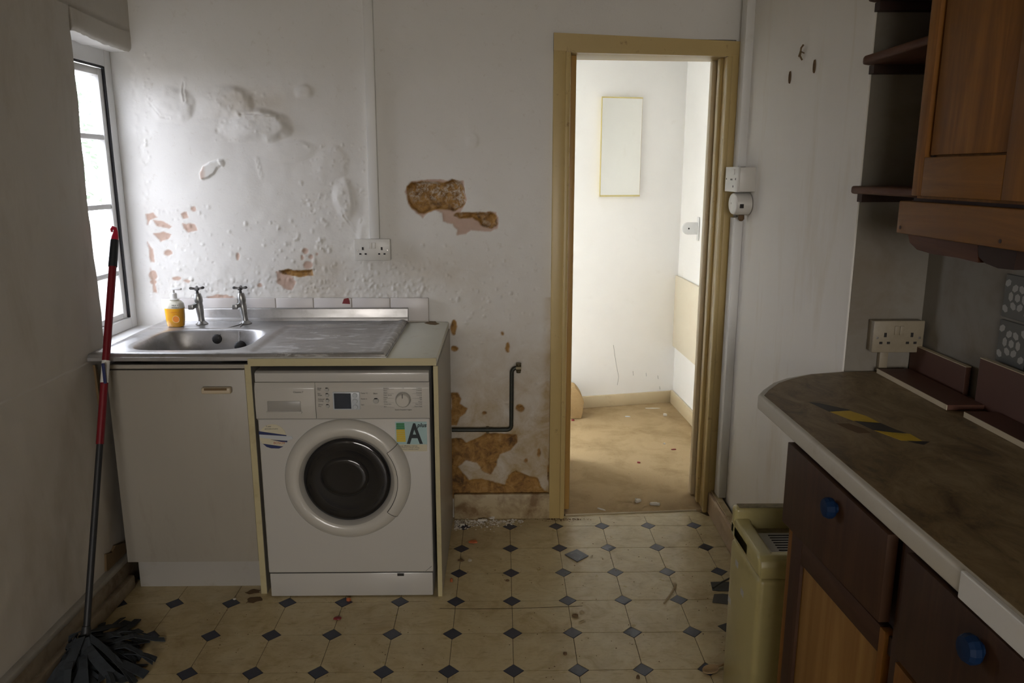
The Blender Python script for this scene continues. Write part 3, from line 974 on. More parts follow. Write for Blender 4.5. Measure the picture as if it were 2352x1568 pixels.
# ---- skirting in the kitchen
mb = MB(); mb.box(-.046, DOOR_L - .003, .074, .094, 0, .118, .004)
structure(mb.build('baseboard_back', M['old_skirting'], smooth=30))
mb = MB(); mb.prism([(1.108, .15), (1.078, -1.05), (1.103, -1.05), (1.133, .15)], 'z', 0, .098, .004)
b2 = structure(mb.build('baseboard_right', M['pink_skirting'], smooth=30))
mb = MB(); mb.prism([(1.120, .15), (1.094, -1.05), (1.126, -1.05), (1.150, .15)], 'z', .098, .106, .002)
mb.build('ledge', M['old_skirting'], b2)
mb = MB(); mb.box(-1.262, -1.228, REAR, -.02, 0, .128, .006)
b1 = structure(mb.build('baseboard_left', M['dark_skirting'], smooth=30))
mb = MB(); mb.box(-1.240, -1.206, REAR, -.49, 0.0, .052, .008)
mb.build('lower_board', M['dark_skirting'], b1, smooth=30)
mb = MB(); mb.box(-1.262, -1.220, REAR, -.02, .108, .1295, .006)
mb.build('moulding', M['plinth'], b1, smooth=30)

# ---- doorway frame
door = structure(put(bpy.data.objects.new('door_1', None), Vector((.75, .12, 0))), 'yellowed cream door frame opening into the hall')


def fr(x, d):      # plan point: along the wall at x, d metres behind (+) or proud of (-) the plaster
    return (x, float(y_back(x)) + d)


def frame_part(name, x0, x1, d0, d1, z0, z1, mat, bev=.004):
    mb = MB(); mb.prism([fr(x0, d0), fr(x1, d0), fr(x1, d1), fr(x0, d1)], 'z', z0, z1, bev)
    return mb.build(name, mat, door, smooth=30)


a1 = frame_part('architrave', .378, .438, -.022, .004, 0, 2.05, M['cream_gloss'])
frame_part('architrave', 1.100, 1.150, -.022, .004, 0, 2.033, M['cream_gloss'])
mb = MB()
hp = [(.378, 2.058), (1.150, 2.036), (1.150, 1.986), (.378, 1.992)]
A_ = [Vector((*fr(p[0], -.023), p[1])) for p in hp]; B_ = [Vector((*fr(p[0], .004), p[1])) for p in hp]
mb.add(A_ + B_, [(0, 1, 2, 3), (7, 6, 5, 4), (0, 4, 5, 1), (1, 5, 6, 2), (2, 6, 7, 3), (3, 7, 4, 0)])
mb.build('head_architrave', M['cream_gloss'], door)
frame_part('moulding', .426, .447, -.030, .0, 0, 1.99, M['cream_gloss'], .005)
frame_part('moulding', 1.086, 1.106, -.030, .0, 0, 1.98, M['cream_gloss'], .005)
mb = MB()
hp = [(.43, 2.003), (1.10, 1.996), (1.10, 1.978), (.43, 1.984)]
A_ = [Vector((*fr(p[0], -.030), p[1])) for p in hp]; B_ = [Vector((*fr(p[0], .0), p[1])) for p in hp]
mb.add(A_ + B_, [(0, 1, 2, 3), (7, 6, 5, 4), (0, 4, 5, 1), (1, 5, 6, 2), (2, 6, 7, 3), (3, 7, 4, 0)])
mb.build('moulding', M['cream_gloss'], door)
frame_part('jamb', .385, .446, .0, .225, 0, 2.0, M['cream_gloss'])
frame_part('jamb', 1.092, 1.128, .0, .19, 0, 2.0, M['cream_gloss'])
frame_part('jamb_head', .44, 1.10, .0, .19, 1.985, 2.04, M['cream_gloss'])
frame_part('door_stop', .444, .476, .045, .10, .012, 1.985, M['lining'])
frame_part('door_stop', 1.078, 1.094, .06, .10, .012, 1.985, M['cream_gloss'])
frame_part('door_stop', 1.070, 1.094, .15, .19, .012, 1.985, M['hall_skirting'])
mb = MB(); mb.prism([fr(.474, .075), fr(.4775, .075), fr(.4775, .10), fr(.474, .10)], 'z', 1.40, 1.585)
mb.build('hinge_leaf', M['hole'], door)

# ---- garden seen, blown out, through the window
mb = MB(); mb.box(-30, 30, -30, 30, -.55, -.45)
structure(mb.build('ground', M['grass']))

# ------------------------------------------------------------------ white tiles above the sink (on the back wall)
def tile_box(x0, x1, z0, z1, mat=M['tile_white'], name='tile', parent=wall_back):
    mb = MB(); mb.box(x0, x1, .077, .091, z0, z1, .003, 2)
    return mb.build(name, mat, parent, smooth=30)


joints = [-1.262] + [on_y(u, 690, .08).x for u in (458, 546, 633, 720, 808, 896)] + [-.139]
for a, b_ in zip(joints[:-1], joints[1:]):
    tile_box(a + .0012, b_ - .0012, .905, 1.0035)
mb = MB(); mb.box(-1.262, -.140, .083, .093, .90, 1.002); mb.build('grout', M['grout'], wall_back)
mb = MB(); mb.prism([(on_y(u, v, .077).x, on_y(u, v, .077).z) for u, v in ((786, 697), (790, 686), (800, 684), (803, 690), (804, 698))], 'y', .0762, .0775)
o = mb.build('tape_scrap', M['paper_red']); tag(o, 'torn scrap of dark red tape stuck to a white splashback tile', 'scrap')

# ------------------------------------------------------------------ sink unit
WT_Z = .90
# worktop (the right-hand, bare end shows)
wt = thing('worktop', 'short cream laminate worktop above the washing machine', 'worktop', (-.65, -.25, .872))
mb = MB(); mb.box(-.245, -.056, -.574, .080, .872, .8995, .002); mb.build('top', M['laminate_top'], wt, smooth=30)
mb = MB(); mb.box(-.700, -.056, -.577, -.5738, .873, .8990, .0005); mb.build('edge_strip', M['laminate_edge'], wt)
mb = MB(); mb.box(-.700, -.2455, -.5735, -.50, .873, .889); mb.build('front_rail', M['chipboard'], wt)
mb = MB()
pts = [(on_z(u, v, .9).x, on_z(u, v, .9).y) for u, v in ((975, 742), (985, 737), (1000, 737), (1003, 741), (1010, 743), (1000, 746), (988, 745))]
mb.prism(pts, 'z', .8985, .9001); mb.build('chip', M['chipboard'], wt)

# end panel at the right of the washing machine
ep = thing('end_panel', 'tall cream end panel to the right of the washing machine', 'panel', (-.06, -.25, 0))
mb = MB(); mb.box(-.0665, -.0515, -.572, .072, 0, .8715, .001); mb.build('board', M['laminate'], ep)
mb = MB(); mb.box(-.0675, -.0510, -.5755, -.5718, .0, .871, .001); mb.build('edge_strip', M['laminate_edge'], ep)

# sink cabinet
sc = thing('sink_cabinet', 'plain white single-door cabinet under the sink bowl', 'cabinet', (-.96, -.28, 0))
mb = MB()
mb.box(-1.205, -1.188, -.528, .06, .13, .872).box(-.722, -.700, -.545, .06, .0, .872).box(-1.188, -.722, -.528, .06, .13, .147).box(-1.188, -.722, .045, .06, .147, .872)
mb.build('carcass', M['laminate'], sc)
d_ = MB(); d_.box(-1.198, -.722, -.549, -.531, .131, .853, .0015); dr = d_.build('door', M['laminate'], sc, smooth=30)
mb = MB(); mb.box(-.870, -.768, -.572, -.5492, .772, .795, .006, 3); hnd = mb.build('handle', M['handle'], dr, smooth=40)
mb = MB(); mb.box(-.858, -.780, -.5728, -.560, .786, .7935); mb.build('handle_slot', M['chipboard'], dr)
mb = MB(); mb.box(-1.205, -.722, -.545, -.528, .857, .8715, .001); mb.build('top_rail', M['laminate'], sc)
mb = MB(); mb.box(-1.190, -.700, -.490, -.474, 0, .128, .001); mb.build('plinth', M['plinth'], sc)
mb = MB(); mb.box(-.7215, -.7005, -.5475, -.5452, .0, .871); mb.build('edge_strip', M['laminate_edge'], sc)

# stainless sink: rim, bowl and drainer pressed from one sheet
sk = thing('sink', 'stainless steel sink with bowl on the left and smeared drainer', 'sink', (-.74, -.25, .88))
X0, X1, Y0, Y1 = -1.258, -.226, -.568, .066
sx = np.linspace(X0, X1, 250); sy = np.linspace(Y0, Y1, 170)
SX, SY = np.meshgrid(sx, sy, indexing='ij')
bx, by, brx, bry = -.955, -.300, .205, .185
q = (np.abs((SX - bx) / brx) ** 4.2 + np.abs((SY - by) / bry) ** 4.2) ** (1 / 4.2)
SZ = np.full_like(SX, .9125)
SZ -= .150 * (1 - sstep(.80, 1.03, q)) + .004 * (1 - sstep(1.0, 1.10, q)) + .010 * (1 - sstep(0, .8, q))
dr_ = sstep(-.720, -.690, SX) * (1 - sstep(-.300, -.268, SX)) * sstep(-.535, -.505, SY) * (1 - sstep(-.055, -.03, SY))
SZ -= dr_ * (.007 + 0.0005 * np.sin(SY / .030 * 2 * math.pi) * sstep(-.68, -.62, SX) * (1 - sstep(-.40, -.33, SX)))
rim = np.minimum(np.minimum(SX - X0, X1 - SX), SY - Y0)
SZ += .004 * np.exp(-((rim - .022) / .010) ** 2)
SZ -= .020 * (1 - sstep(0, .010, rim)) ** 1.0
smear = np.clip(sstep(-.72, -.60, SX) * .9 + .16, 0, 1)
sheet = grid_mesh('drainer_and_bowl', SX, SY, SZ, np.ones((len(sx) - 1, len(sy) - 1), bool), M['steel'], {'smear': smear}, sk)
mb = MB(); mb.box(X0, X1, Y0, Y0 + .003, .8895, .9030, .001).box(X1 - .003, X1, Y0, Y1, .8998, .9030)
mb.build('front_lip', M['steel'], sk)
mb = MB(); mb.prism([(.064, .908), (.050, .912), (.056, .925), (.060, .961), (.063, .964), (.0755, .964), (.0755, .908)], 'x', X0 + .03, X1 + .001, .0012)
mb.build('upstand', M['steel'], sk, smooth=30)


def tap(x, y, lean, spin, name='tap'):
    """pillar tap: flange, tapering column, bonnet, square-ended spout, cross-head handle"""
    z0 = .9125
    mb = MB()
    ax = lambda h: Vector((x + lean * h, y, z0 + h))
    prof = [(.0, .0), (.024, .0), (.025, .003), (.019, .008), (.013, .014), (.0125, .03), (.0145, .055), (.0155, .075), (.014, .088), (.016, .094), (.017, .100), (.0165, .112), (.0145, .122), (.012, .128), (.0, .128)]
    mb.lathe(prof, (0, 0, 0), 'z', 20)
    mb.v = [Vector((v.x, v.y, 0)) + ax(v.z) for v in mb.v]
    body = mb.build(name, M['chrome'], sk, smooth=35)
    p = ax(.076)
    d = Vector((-.62, -.78, 0)).normalized()
    mb = MB(); mb.tube([p, p + d * .018 + Vector((0, 0, .004)), p + d * .034], [.0095, .0095, .0085], 10)
    e = p + d * .036
    mb.box(e.x - .010, e.x + .010, e.y - .007, e.y + .007, e.z - .010, e.z + .009, .002)
    mb.build('spout', M['chrome'], body, smooth=35)
    t = ax(.128)
    mb = MB(); mb.tube([t - Vector((0, 0, .002)), t + Vector((lean * .01, 0, .012))], [.006, .005], 8)
    mb.build('spindle', M['dark_chrome'], body, smooth=40)
    c = ax(.146)
    mb = MB(); mb.lathe([(0, -.008), (.009, -.006), (.010, .002), (.006, .006), (0, .007)], c, 'z', 14)
    for k in range(4):
        an = spin + k * math.pi / 2
        dd = Vector((math.cos(an), math.sin(an), .16))
        mb.tube([c, c + dd * .012, c + dd * .024, c + dd * .029], [.005, .0045, .0062, .003], 8)
    mb.build('handle', M['dark_chrome'], body, smooth=40)
    return body


tap(-1.060, -.020, -.06, .35)
tap(-.884, -.012, -.09, .15)
# overflow, plug and bead chains
ov = Vector((bx + .022, by + bry * .93, .862))
ov = Vector((-.965, -.126, .872))
mb = MB(); mb.lathe([(0, -.004), (.014, -.004), (.019, -.001), (.020, .003)], ov, 'y', 20); mb.build('overflow', M['rubber'], sk, smooth=40)
pl = Vector((-.866, -.150, .846))
mb = MB(); mb.lathe([(0, -.012), (.016, -.012), (.021, -.008), (.022, -.002), (.024, .0), (.024, .004), (0, .005)], pl, 'y', 22); mb.build('plug', M['rubber'], sk, smooth=40)


def sag(a, b_, s, n=12):
    a, b_ = Vector(a), Vector(b_)
    return [a.lerp(b_, i / n) - Vector((0, 0, s * 4 * (i / n) * (1 - i / n))) for i in range(n + 1)]


mb = MB(); mb.tube([(-.890, -.034, .917), (-.905, -.06, .914), (-.930, -.095, .911), (-.950, -.110, .898), ov + Vector((.008, -.006, .004))], .0019, 6); mb.build('chain', M['chain'], sk)
mb = MB(); mb.tube([(-.884, -.036, .917), (-.885, -.07, .914), (-.880, -.102, .909), (-.874, -.128, .890), (-.869, -.150, .868), pl + Vector((0, -.006, .01))], .0021, 6); mb.build('chain', M['chain'], sk)

# soap bottle standing on the rim
bc = Vector((-1.146, -.066, .9125))
sb = thing('soap_bottle', 'orange liquid soap pump bottle standing on the sink rim', 'soap bottle', bc)


def oval(mb, prof, c, n=28):
    base = len(mb.v)
    for rx, ry, h in prof:
        for k in range(n):
            an = 2 * math.pi * k / n
            cs, sn = math.cos(an), math.sin(an)
            mb.v.append(Vector(c) + Vector((math.copysign(abs(cs) ** .75, cs) * rx, math.copysign(abs(sn) ** .75, sn) * ry, h)))
    for i in range(len(prof) - 1):
        for k in range(n):
            k2 = (k + 1) % n
            mb.f.append((base + i * n + k, base + i * n + k2, base + (i + 1) * n + k2, base + (i + 1) * n + k))
    mb.f.append(tuple(base + k for k in range(n))[::-1]); mb.f.append(tuple(base + (len(prof) - 1) * n + k for k in range(n)))
    return mb


oval(MB(), [(.026, .018, 0), (.032, .022, .003), (.036, .025, .03), (.038, .026, .076)], bc).build('filled_body', M['liquid'], sb, smooth=50)
oval(MB(), [(.038, .026, .0762), (.0385, .026, .082), (.036, .024, .094), (.028, .019, .104), (.014, .012, .110), (.012, .011, .113)], bc).build('clear_shoulder', M['liquid_top'], sb, smooth=50)
mb = MB(); mb.lathe([(0, .112), (.022, .111), (.023, .1125), (.012, .114), (.0135, .115), (.0135, .133), (.011, .136), (.006, .137), (.006, .150), (0, .150)], bc, 'z', 20)
pump = mb.build('pump', M['pump'], sb, smooth=40)
mb = MB(); mb.box(bc.x - .010, bc.x + .034, bc.y - .006, bc.y + .006, bc.z + .148, bc.z + .157, .003); mb.build('spout', M['pump'], pump, smooth=40)
mb = MB(); mb.lathe([(0, 0), (.013, 0), (.013, -.0012), (0, -.0012)], bc + Vector((.012, -.0245, .034)), 'y', 20); mb.build('emblem', M['label_orange'], sb)
mb = MB(); mb.lathe([(.013, 0), (.0145, 0), (.0145, -.0014), (.013, -.0014), (.013, 0)], bc + Vector((.012, -.0245, .034)), 'y', 20); mb.build('emblem_ring', M['label_pale'], sb)
text('lettering', 'MILK &', .0085, bc + Vector((.013, -.0262, .087)), M['grey_print'], sb, align='CENTER')
text('lettering', 'HONEY', .0085, bc + Vector((.013, -.0262, .078)), M['grey_print'], sb, align='CENTER')
text('lettering', 'MOISTURISING', .0048, bc + Vector((.010, -.0266, .060)), M['label_orange'], sb, align='CENTER')
text('lettering', 'handwash', .0045, bc + Vector((.010, -.0266, .053)), M['label_orange'], sb, align='CENTER')

# ------------------------------------------------------------------ washing machine
WX0, WX1, WY = -.680, -.082, -.576
wm = thing('washing_machine', 'white front-loading washing machine with a dark round door', 'washing machine', (-.381, -.3, 0))
mb = MB(); mb.box(WX0, WX1, WY, -.03, .098, .815, .006, 3); mb.build('body', M['wash_white'], wm, smooth=30)
mb = MB(); mb.prism([(WY - .001, .8165), (WY - .001, .848), (WY + .014, .8535), (-.03, .8535), (-.03, .8165)], 'x', WX0, WX1, .002); mb.build('lid', M['wash_white'], wm, smooth=30)
mb = MB(); mb.box(WX0 + .003, WX1 - .003, WY + .002, -.05, .004, .0955, .004); mb.build('kick_panel', M['wash_white'], wm, smooth=30)
mb = MB(); mb.box(WX0 + .004, WX1 - .004, WY + .004, WY + .05, .0945, .0992); mb.build('kick_seam', M['seam'], wm)
mb = MB(); mb.box(-.214, -.190, WY + .0005, WY + .003, .083, .0935); mb.build('flap_catch', M['seam'], wm)
for x in (-.64, -.12):
    mb = MB(); mb.lathe([(0, 0), (.018, 0), (.018, .006), (.008, .007), (.008, .012), (0, .012)], (x, -.50, 0), 'z', 14); mb.build('foot', M['rubber'], wm)
# fascia: curved drawer front on the left, control panel on the right
FZ0, FZ1 = .684, .8155
mb = MB(); mb.prism([(WY, FZ0), (WY - .009, FZ0 + .004), (WY - .012, FZ0 + .05), (WY - .010, FZ1 - .02), (WY - .003, FZ1), (WY + .01, FZ1), (WY + .01, FZ0)], 'x', -.473, WX1 + .001, .0015)
mb.build('control_panel', M['wash_plastic'], wm, smooth=35)
mb = MB(); mb.prism([(WY, FZ0), (WY - .009, FZ0 + .004), (WY - .012, FZ0 + .05), (WY - .010, FZ1 - .02), (WY - .003, FZ1), (WY + .01, FZ1), (WY + .01, FZ0)], 'x', WX0 - .001, -.4745, .0015)
dw = mb.build('detergent_drawer', M['wash_plastic'], wm, smooth=35)
PF = WY - .0125
mb = MB(); mb.box(-.640, -.524, PF - .0008, PF + .004, .714, .752, .003); mb.build('recess', M['wash_inner'], dw, smooth=30)
mb = MB(); mb.prism([(PF - .0055, .708), (PF - .0065, .713), (PF - .001, .7165), (PF + .003, .714), (PF + .003, .708)], 'x', -.642, -.522, .0008); mb.build('grip', M['wash_ring'], dw, smooth=40)
mb = MB(); mb.box(WX0, WX1, WY - .002, WY + .004, FZ0 - .002, FZ0 - .0004); mb.build('panel_seam', M['wash_inner'], wm)
text('lettering', 'Classixx 7', .0085, (-.548, PF - .0002, .781), M['grey_print'], dw)
for k in range(4):
    z = .792 - k * .0195
    c = Vector((-.432, PF, z))
    mb = MB(); mb.lathe([(0, -.003), (.0055, -.003), (.0068, -.001), (.007, .002)], c, 'y', 18); mb.build('button', M['button'], wm, smooth=40)
    mb = MB(); mb.box(c.x - .004, c.x + .003, PF - .0036, PF - .001, z + .0048, z + .0072); mb.build('indicator', M['hole'], wm)
for k, (s1, s2) in enumerate((('Rinse', 'Plus'), ('Eco', 'Wash'), ('Reduced', 'Ironing'), ('Water', 'Plus'))):
    text('lettering', s1, .0062, (-.464, PF - .0002, .7955 - k * .0195), M['grey_print'], wm)
    text('lettering', s2, .0062, (-.464, PF - .0002, .7895 - k * .0195), M['grey_print'], wm)
mb = MB(); mb.box(-.4135, -.320, PF - .002, PF + .004, .7195, .784, .003); ds = mb.build('display', M['lcd_frame'], wm, smooth=30)
mb = MB(); mb.box(-.4085, -.3505, PF - .0028, PF, .724, .7795, .001); mb.build('screen', M['lcd'], ds)
for z in (.7725, .7515, .7305):
    mb = MB(); mb.lathe([(0, -.004), (.007, -.004), (.0085, -.002), (.009, .001)], (-.3365, PF - .001, z), 'y', 18); mb.build('button', M['lcd_frame'], ds, smooth=40)
for s, z in (('Temp. °C', .777), ('Ready in', .757), ('Spin', .736)):
    text('lettering', s, .0062, (-.3165, PF - .0002, z), M['grey_print'], wm)
text('lettering', 'Start', .0075, (-.266, PF - .0002, .7755), M['grey_print'], wm, align='CENTER')
mb = MB(); mb.lathe([(0, -.0035), (.008, -.0035), (.0098, -.001), (.010, .002)], (-.265, PF, .7515), 'y', 20); mb.build('start_button', M['button'], wm, smooth=40)
mb = MB(); mb.box(-.270, -.260, PF - .004, PF - .001, .7585, .7615); mb.build('indicator', M['hole'], wm)
KC = Vector((-.1715, PF, .7555))
mb = MB(); mb.lathe([(.0275, .001), (.0275, -.002), (.0255, -.002)], KC, 'y', 32); mb.build('dial_ring', M['wash_inner'], wm, smooth=40)
mb = MB(); mb.lathe([(0, -.017), (.021, -.017), (.0238, -.014), (.0252, .001)], KC, 'y', 36); kn = mb.build('dial', M['wash_ring'], wm, smooth=40)
mb = MB(); mb.box(KC.x - .0016, KC.x + .0008, KC.y - .0178, KC.y - .012, KC.z + .009, KC.z + .0235); mb.build('pointer', M['ink'], kn)
L1 = ['Sensitive', 'Hand', 'Wash', 'Super Quick', 'Mixed', 'Lace', 'Drain', 'Gentle Spin', 'Spin']
L2 = ['Cottons', 'Cottons', 'Prewash', 'Cottons', 'Eco', 'Silk', 'Wool', 'Easy-Care', 'Dark Wash']
for k, s in enumerate(L1):
    text('lettering', s, .0056, (-.2385, PF - .0002, .7945 - k * .0081), M['grey_print'], wm)
for k, s in enumerate(L2):
    text('lettering', s, .0056, (-.1065, PF - .0002, .7945 - k * .0081), M['grey_print'], wm, align='RIGHT')
text('lettering', 'Off', .0056, (KC.x, PF - .0002, .7945), M['grey_print'], wm, align='CENTER')
text('lettering', 'Bosch Freedom logixx', .0064, (KC.x, PF - .0002, .7175), M['grey_print'], wm, align='CENTER')
mb = MB()
for k in (0, 2, 4, 6, 8):
    for xa, xb in ((-.2385, -.203), (-.140, -.1065)):
        MB().box(xa, xb, PF - .0003, PF + .001, .7925 - k * .0081, .7929 - k * .0081).build('scale_line', M['wash_inner'], wm)

# door: flush at the left, thick ring, dark glass
DC = Vector((-.3765, WY, .463))
mb = MB(); mb.lathe([(.221, .004), (.2205, -.006), (.217, -.016), (.208, -.026), (.196, -.032), (.186, -.0335), (.176, -.032), (.166, -.026), (.160, -.020)], DC, 'y', 96)
dg = mb.build('door_ring', M['wash_ring'], wm, smooth=50)
mb = MB(); mb.lathe([(.167, -.0275), (.1605, -.023), (.1535, -.012), (.151, -.006), (.150, .0)], DC, 'y', 96); mb.build('inner_ring', M['wash_inner'], dg, smooth=50)
mb = MB(); mb.lathe([(.1525, -.012), (.148, -.0165), (.136, -.0185), (.110, -.0160), (.06, -.0135), (0, -.013)], DC, 'y', 96); mb.build('glass', M['door_glass'], dg, smooth=60)
bcn = DC + Vector((-.008, -.0115, .012))
mb = MB(); mb.lathe([(.088, .0), (.084, -.006), (.072, -.010), (.06, -.0095), (.03, -.0085), (0, -.008)], bcn, 'y', 64, sy=.86); mb.build('glass_bowl', M['door_bowl'], dg, smooth=60)
a0, a1_ = math.radians(-39), math.radians(36)
prof = [(.2225, .004), (.2222, -.008), (.2190, -.018), (.2100, -.0285), (.198, -.0345), (.190, -.0362), (.181, -.0362)]
mb = MB(); mb.lathe(prof, DC, 'y', 40, a0, a1_); mb.build('handle', M['wash_ring'], dg, smooth=50)
mb = MB(); mb.lathe([(.1812, -.0370), (.1795, -.0366), (.1790, -.0325)], DC, 'y', 40, a0, a1_)
for an in (a0, a1_):
    p_ = []
    for r, h in prof:
        p_.append(DC + Vector((r * math.cos(an), h - .0003, r * math.sin(an))))
    mb.tube(p_, .0009, 6)
mb.build('handle_gap', M['seam'], dg)

# stickers
st_ = Vector((0, WY - .0006, 0))


def sticker(name, pts, mat, parent=wm, y=None):
    mb = MB(); yy = (WY - .0004 if y is None else y)
    mb.prism(pts, 'y', yy - .0003, WY + .0005)
    return mb.build(name, mat, parent)


def rect(x0, x1, z0, z1): return [(x0, z0), (x1, z0), (x1, z1), (x0, z1)]


es = sticker('energy_sticker', rect(-.2035, -.0935, .589, .672), M['sticker_teal'])
sticker('fine_print_panel', rect(-.2000, -.0945, .563, .588), M['sticker_cream'], es)
cols = ['sticker_green', 'sticker_green', 'sticker_green', 'sticker_yellow', 'sticker_yellow', 'sticker_yellow', 'sticker_yellow', 'sticker_yellow', 'sticker_yellow']
for k, c in enumerate(cols):
    sticker('bar', rect(-.2000, -.1715 + k * .0004, .660 - k * .0077, .6670 - k * .0077), M[c], es, WY - .0009)
text('lettering', 'A', .104, (-.1625, WY - .0012, .593), M['ink'], es, sx=.74, bold=.0022)
text('lettering', 'plus', .021, (-.1270, WY - .0012, .6525), M['ink'], es, shear=.2, sx=.95, bold=.0005)
for k, s in enumerate(('Energy efficiency, washing', 'performance and spin drying', 'according to standard tests')):
    text('lettering', s, .0058, (-.195, WY - .0012, .5815 - k * .0062), M['grey_print'], es, sx=1.1)
cc = (-.631, .6205); R_ = .047
circ = [(cc[0] + R_ * math.cos(a), cc[1] + R_ * .95 * math.sin(a)) for a in np.linspace(0, 2 * math.pi, 36)[:-1]]
rs_ = sticker('round_sticker', circ, M['sticker_cream'])
sticker('navy_band', [(-.678, .640), (-.584, .625), (-.583, .618), (-.679, .628)], M['sticker_navy'], rs_, WY - .0009)
sticker('silver_band', [(-.678, .628), (-.582, .6215), (-.566, .6215), (-.562, .612), (-.582, .6045), (-.677, .6165)], M['sticker_silver'], rs_, WY - .0011)
sticker('navy_band', [(-.640, .609), (-.582, .604), (-.582, .599), (-.600, .600)], M['sticker_navy'], rs_, WY - .0009)
sticker('navy_band', [(-.668, .594), (-.597, .583), (-.612, .576), (-.640, .577), (-.655, .582)], M['sticker_navy'], rs_, WY - .0009)
text('lettering', 'BOSCH', .012, (-.630, WY - .0014, .5925), M['red_ink'], rs_)
text('lettering', '5 year', .007, (-.652, WY - .0014, .655), M['grey_print'], rs_)
text('lettering', 'guarantee on parts', .006, (-.657, WY - .0014, .647), M['grey_print'], rs_)
mb = MB(); mb.tube([(-.110, WY - .0005, .103), (-.088, WY - .0005, .122)], .0007, 5); mb.build('scratch', M['grey_print'], wm)

# ------------------------------------------------------------------ electrics on the back wall


def double_socket(name, label, x0, x1, z0, z1, ywall, depth, pm='white_plastic'):
    s = thing(name, label, 'socket', ((x0 + x1) / 2, ywall, z0))
    yf = ywall - depth
    mb = MB(); mb.box(x0 + .002, x1 - .002, yf + .008, ywall, z0 + .002, z1 - .002, .002); mb.build('back_box', M[pm], s, smooth=30)
    mb = MB(); mb.box(x0, x1, yf, yf + .0085, z0, z1, .003); fp = mb.build('faceplate', M[pm], s, smooth=30)
    cx, W, Hh = (x0 + x1) / 2, x1 - x0, z1 - z0
    for sx_ in (-1, 1):
        mb = MB(); mb.box(cx + sx_ * W * .052 - W * .042, cx + sx_ * W * .052 + W * .042, yf - .003, yf + .002, z1 - Hh * .44, z1 - Hh * .16, .0012); mb.build('switch', M[pm], s, smooth=30)
        ox = cx + sx_ * W * .262
        for dx, zz, hw, hh in ((0, z1 - Hh * .44, .0035, .006), (-W * .075, z1 - Hh * .69, .0042, .0032), (W * .075, z1 - Hh * .69, .0042, .0032)):
            mb = MB(); mb.box(ox + dx - hw, ox + dx + hw, yf - .0006, yf + .001, zz - hh, zz + hh); mb.build('pin_hole', M['hole'], s)
        mb = MB(); mb.lathe([(0, -.0008), (.0033, -.0006), (.0036, .001)], (cx + sx_ * W * .415, yf, z1 - Hh * .53), 'y', 12); mb.build('screw', M['screw'], s)
    return s


double_socket('double_socket', 'white double socket at the foot of the vertical cable trunking', -.440, -.291, 1.163, 1.252, Y_BACK, .032)
mb = MB(); mb.prism([(-.376, 1.2525), (-.336, 1.2525), (-.330, CEIL - .002), (-.366, CEIL - .002)], 'y', Y_BACK - .024, Y_BACK + .003, .002)
o = mb.build('cable_trunking', M['trunking'], smooth=30); tag(o, 'white vertical cable trunking running down to the double socket', 'trunking')

# old water pipe and stop valve
wp_ = thing('water_pipe', 'dark L-shaped water pipe with a stop valve low on the stained wall', 'pipe', (.1, .07, .42))
path = [(-.049, .066, .424), (.19, .066, .423)]
for k in range(1, 7):
    a = k / 6 * math.pi / 2; path.append((.19 + .020 * math.sin(a), .066, .443 - .020 * math.cos(a)))
path += [(.212, .066, .68)]
for k in range(1, 7):
    a = k / 6 * math.pi / 2; path.append((.212 + .022 * (1 - math.cos(a)), .066, .68 + .022 * math.sin(a)))
path.append((.240, .066, .702))
mb = MB(); mb.tube(path, .0092, 12); mb.build('pipe', M['pipe'], wp_, smooth=50)
mb = MB(); mb.tube([(.230, .066, .702), (.252, .066, .702)], .014, 8); mb.tube([(.241, .066, .716), (.241, .066, .684)], .008, 8); mb.lathe([(0, .014), (.012, .016), (.012, .020), (0, .022)], (.241, .066, .702), 'z', 12); mb.lathe([(0, -.024), (.009, -.022), (.010, -.016), (0, -.014)], (.241, .066, .702), 'z', 10); mb.tube([(.244, .066, .702), (.244, .092, .702)], .009, 8)
mb.build('stop_valve', M['brass'], wp_, smooth=35)
mb = MB(); mb.box(.10, .112, .062, .094, .408, .432, .001); mb.build('pipe_clip', M['brass'], wp_)

# ------------------------------------------------------------------ electrics by the doorway
mb = MB(); mb.prism([(1.131, .128), (1.131, .060), (1.166, .060), (1.166, .128)], 'z', 1.542, CEIL - .002, .003)
o = mb.build('cable_trunking', M['trunking'], smooth=30); tag(o, 'white corner trunking above the single switch right of the doorway', 'trunking')
mb = MB(); mb.prism([(1.128, .112), (1.128, .045), (1.163, .045), (1.163, .112)], 'z', .108, 1.338, .003)
o = mb.build('cable_trunking', M['trunking'], smooth=30); tag(o, 'dirty trunking below the round junction box right of the doorway', 'trunking')
sw = thing('switch_box', 'white surface-mounted switch box right of the door frame', 'switch', (1.13, 0, 1.447))
mb = MB(); mb.box(1.098, 1.164, -.090, .082, 1.447, 1.540, .002); mb.build('back_box', M['white_plastic'], sw, smooth=30)
mb = MB(); mb.box(1.090, 1.0985, -.092, .084, 1.445, 1.542, .002); mb.build('faceplate', M['white_plastic'], sw, smooth=30)
for y, z, a, b_ in ((.066, 1.495, .004, .003), (.004, 1.493, .004, .003), (-.012, 1.493, .004, .003), (-.060, 1.495, .004, .004), (-.030, 1.466, .004, .004)):
    mb = MB(); mb.box(1.0893, 1.092, y - a, y + a, z - b_, z + b_); mb.build('pin_hole', M['hole'], sw)
mb = MB(); mb.box(1.0865, 1.092, -.048, -.020, 1.512, 1.533, .001); mb.build('switch', M['white_plastic'], sw)
jb = thing('junction_box', 'round cream junction box below the switch box', 'junction box', (1.12, -.02, 1.35))
mb = MB(); mb.lathe([(0, -.048), (.038, -.048), (.0415, -.046), (.043, -.042), (.0445, -.012), (.0445, .012)], (1.145, -.014, 1.398), 'x', 36, sx=1.5, sy=1.0); mb.build('cover', M['white_plastic'], jb, smooth=40)
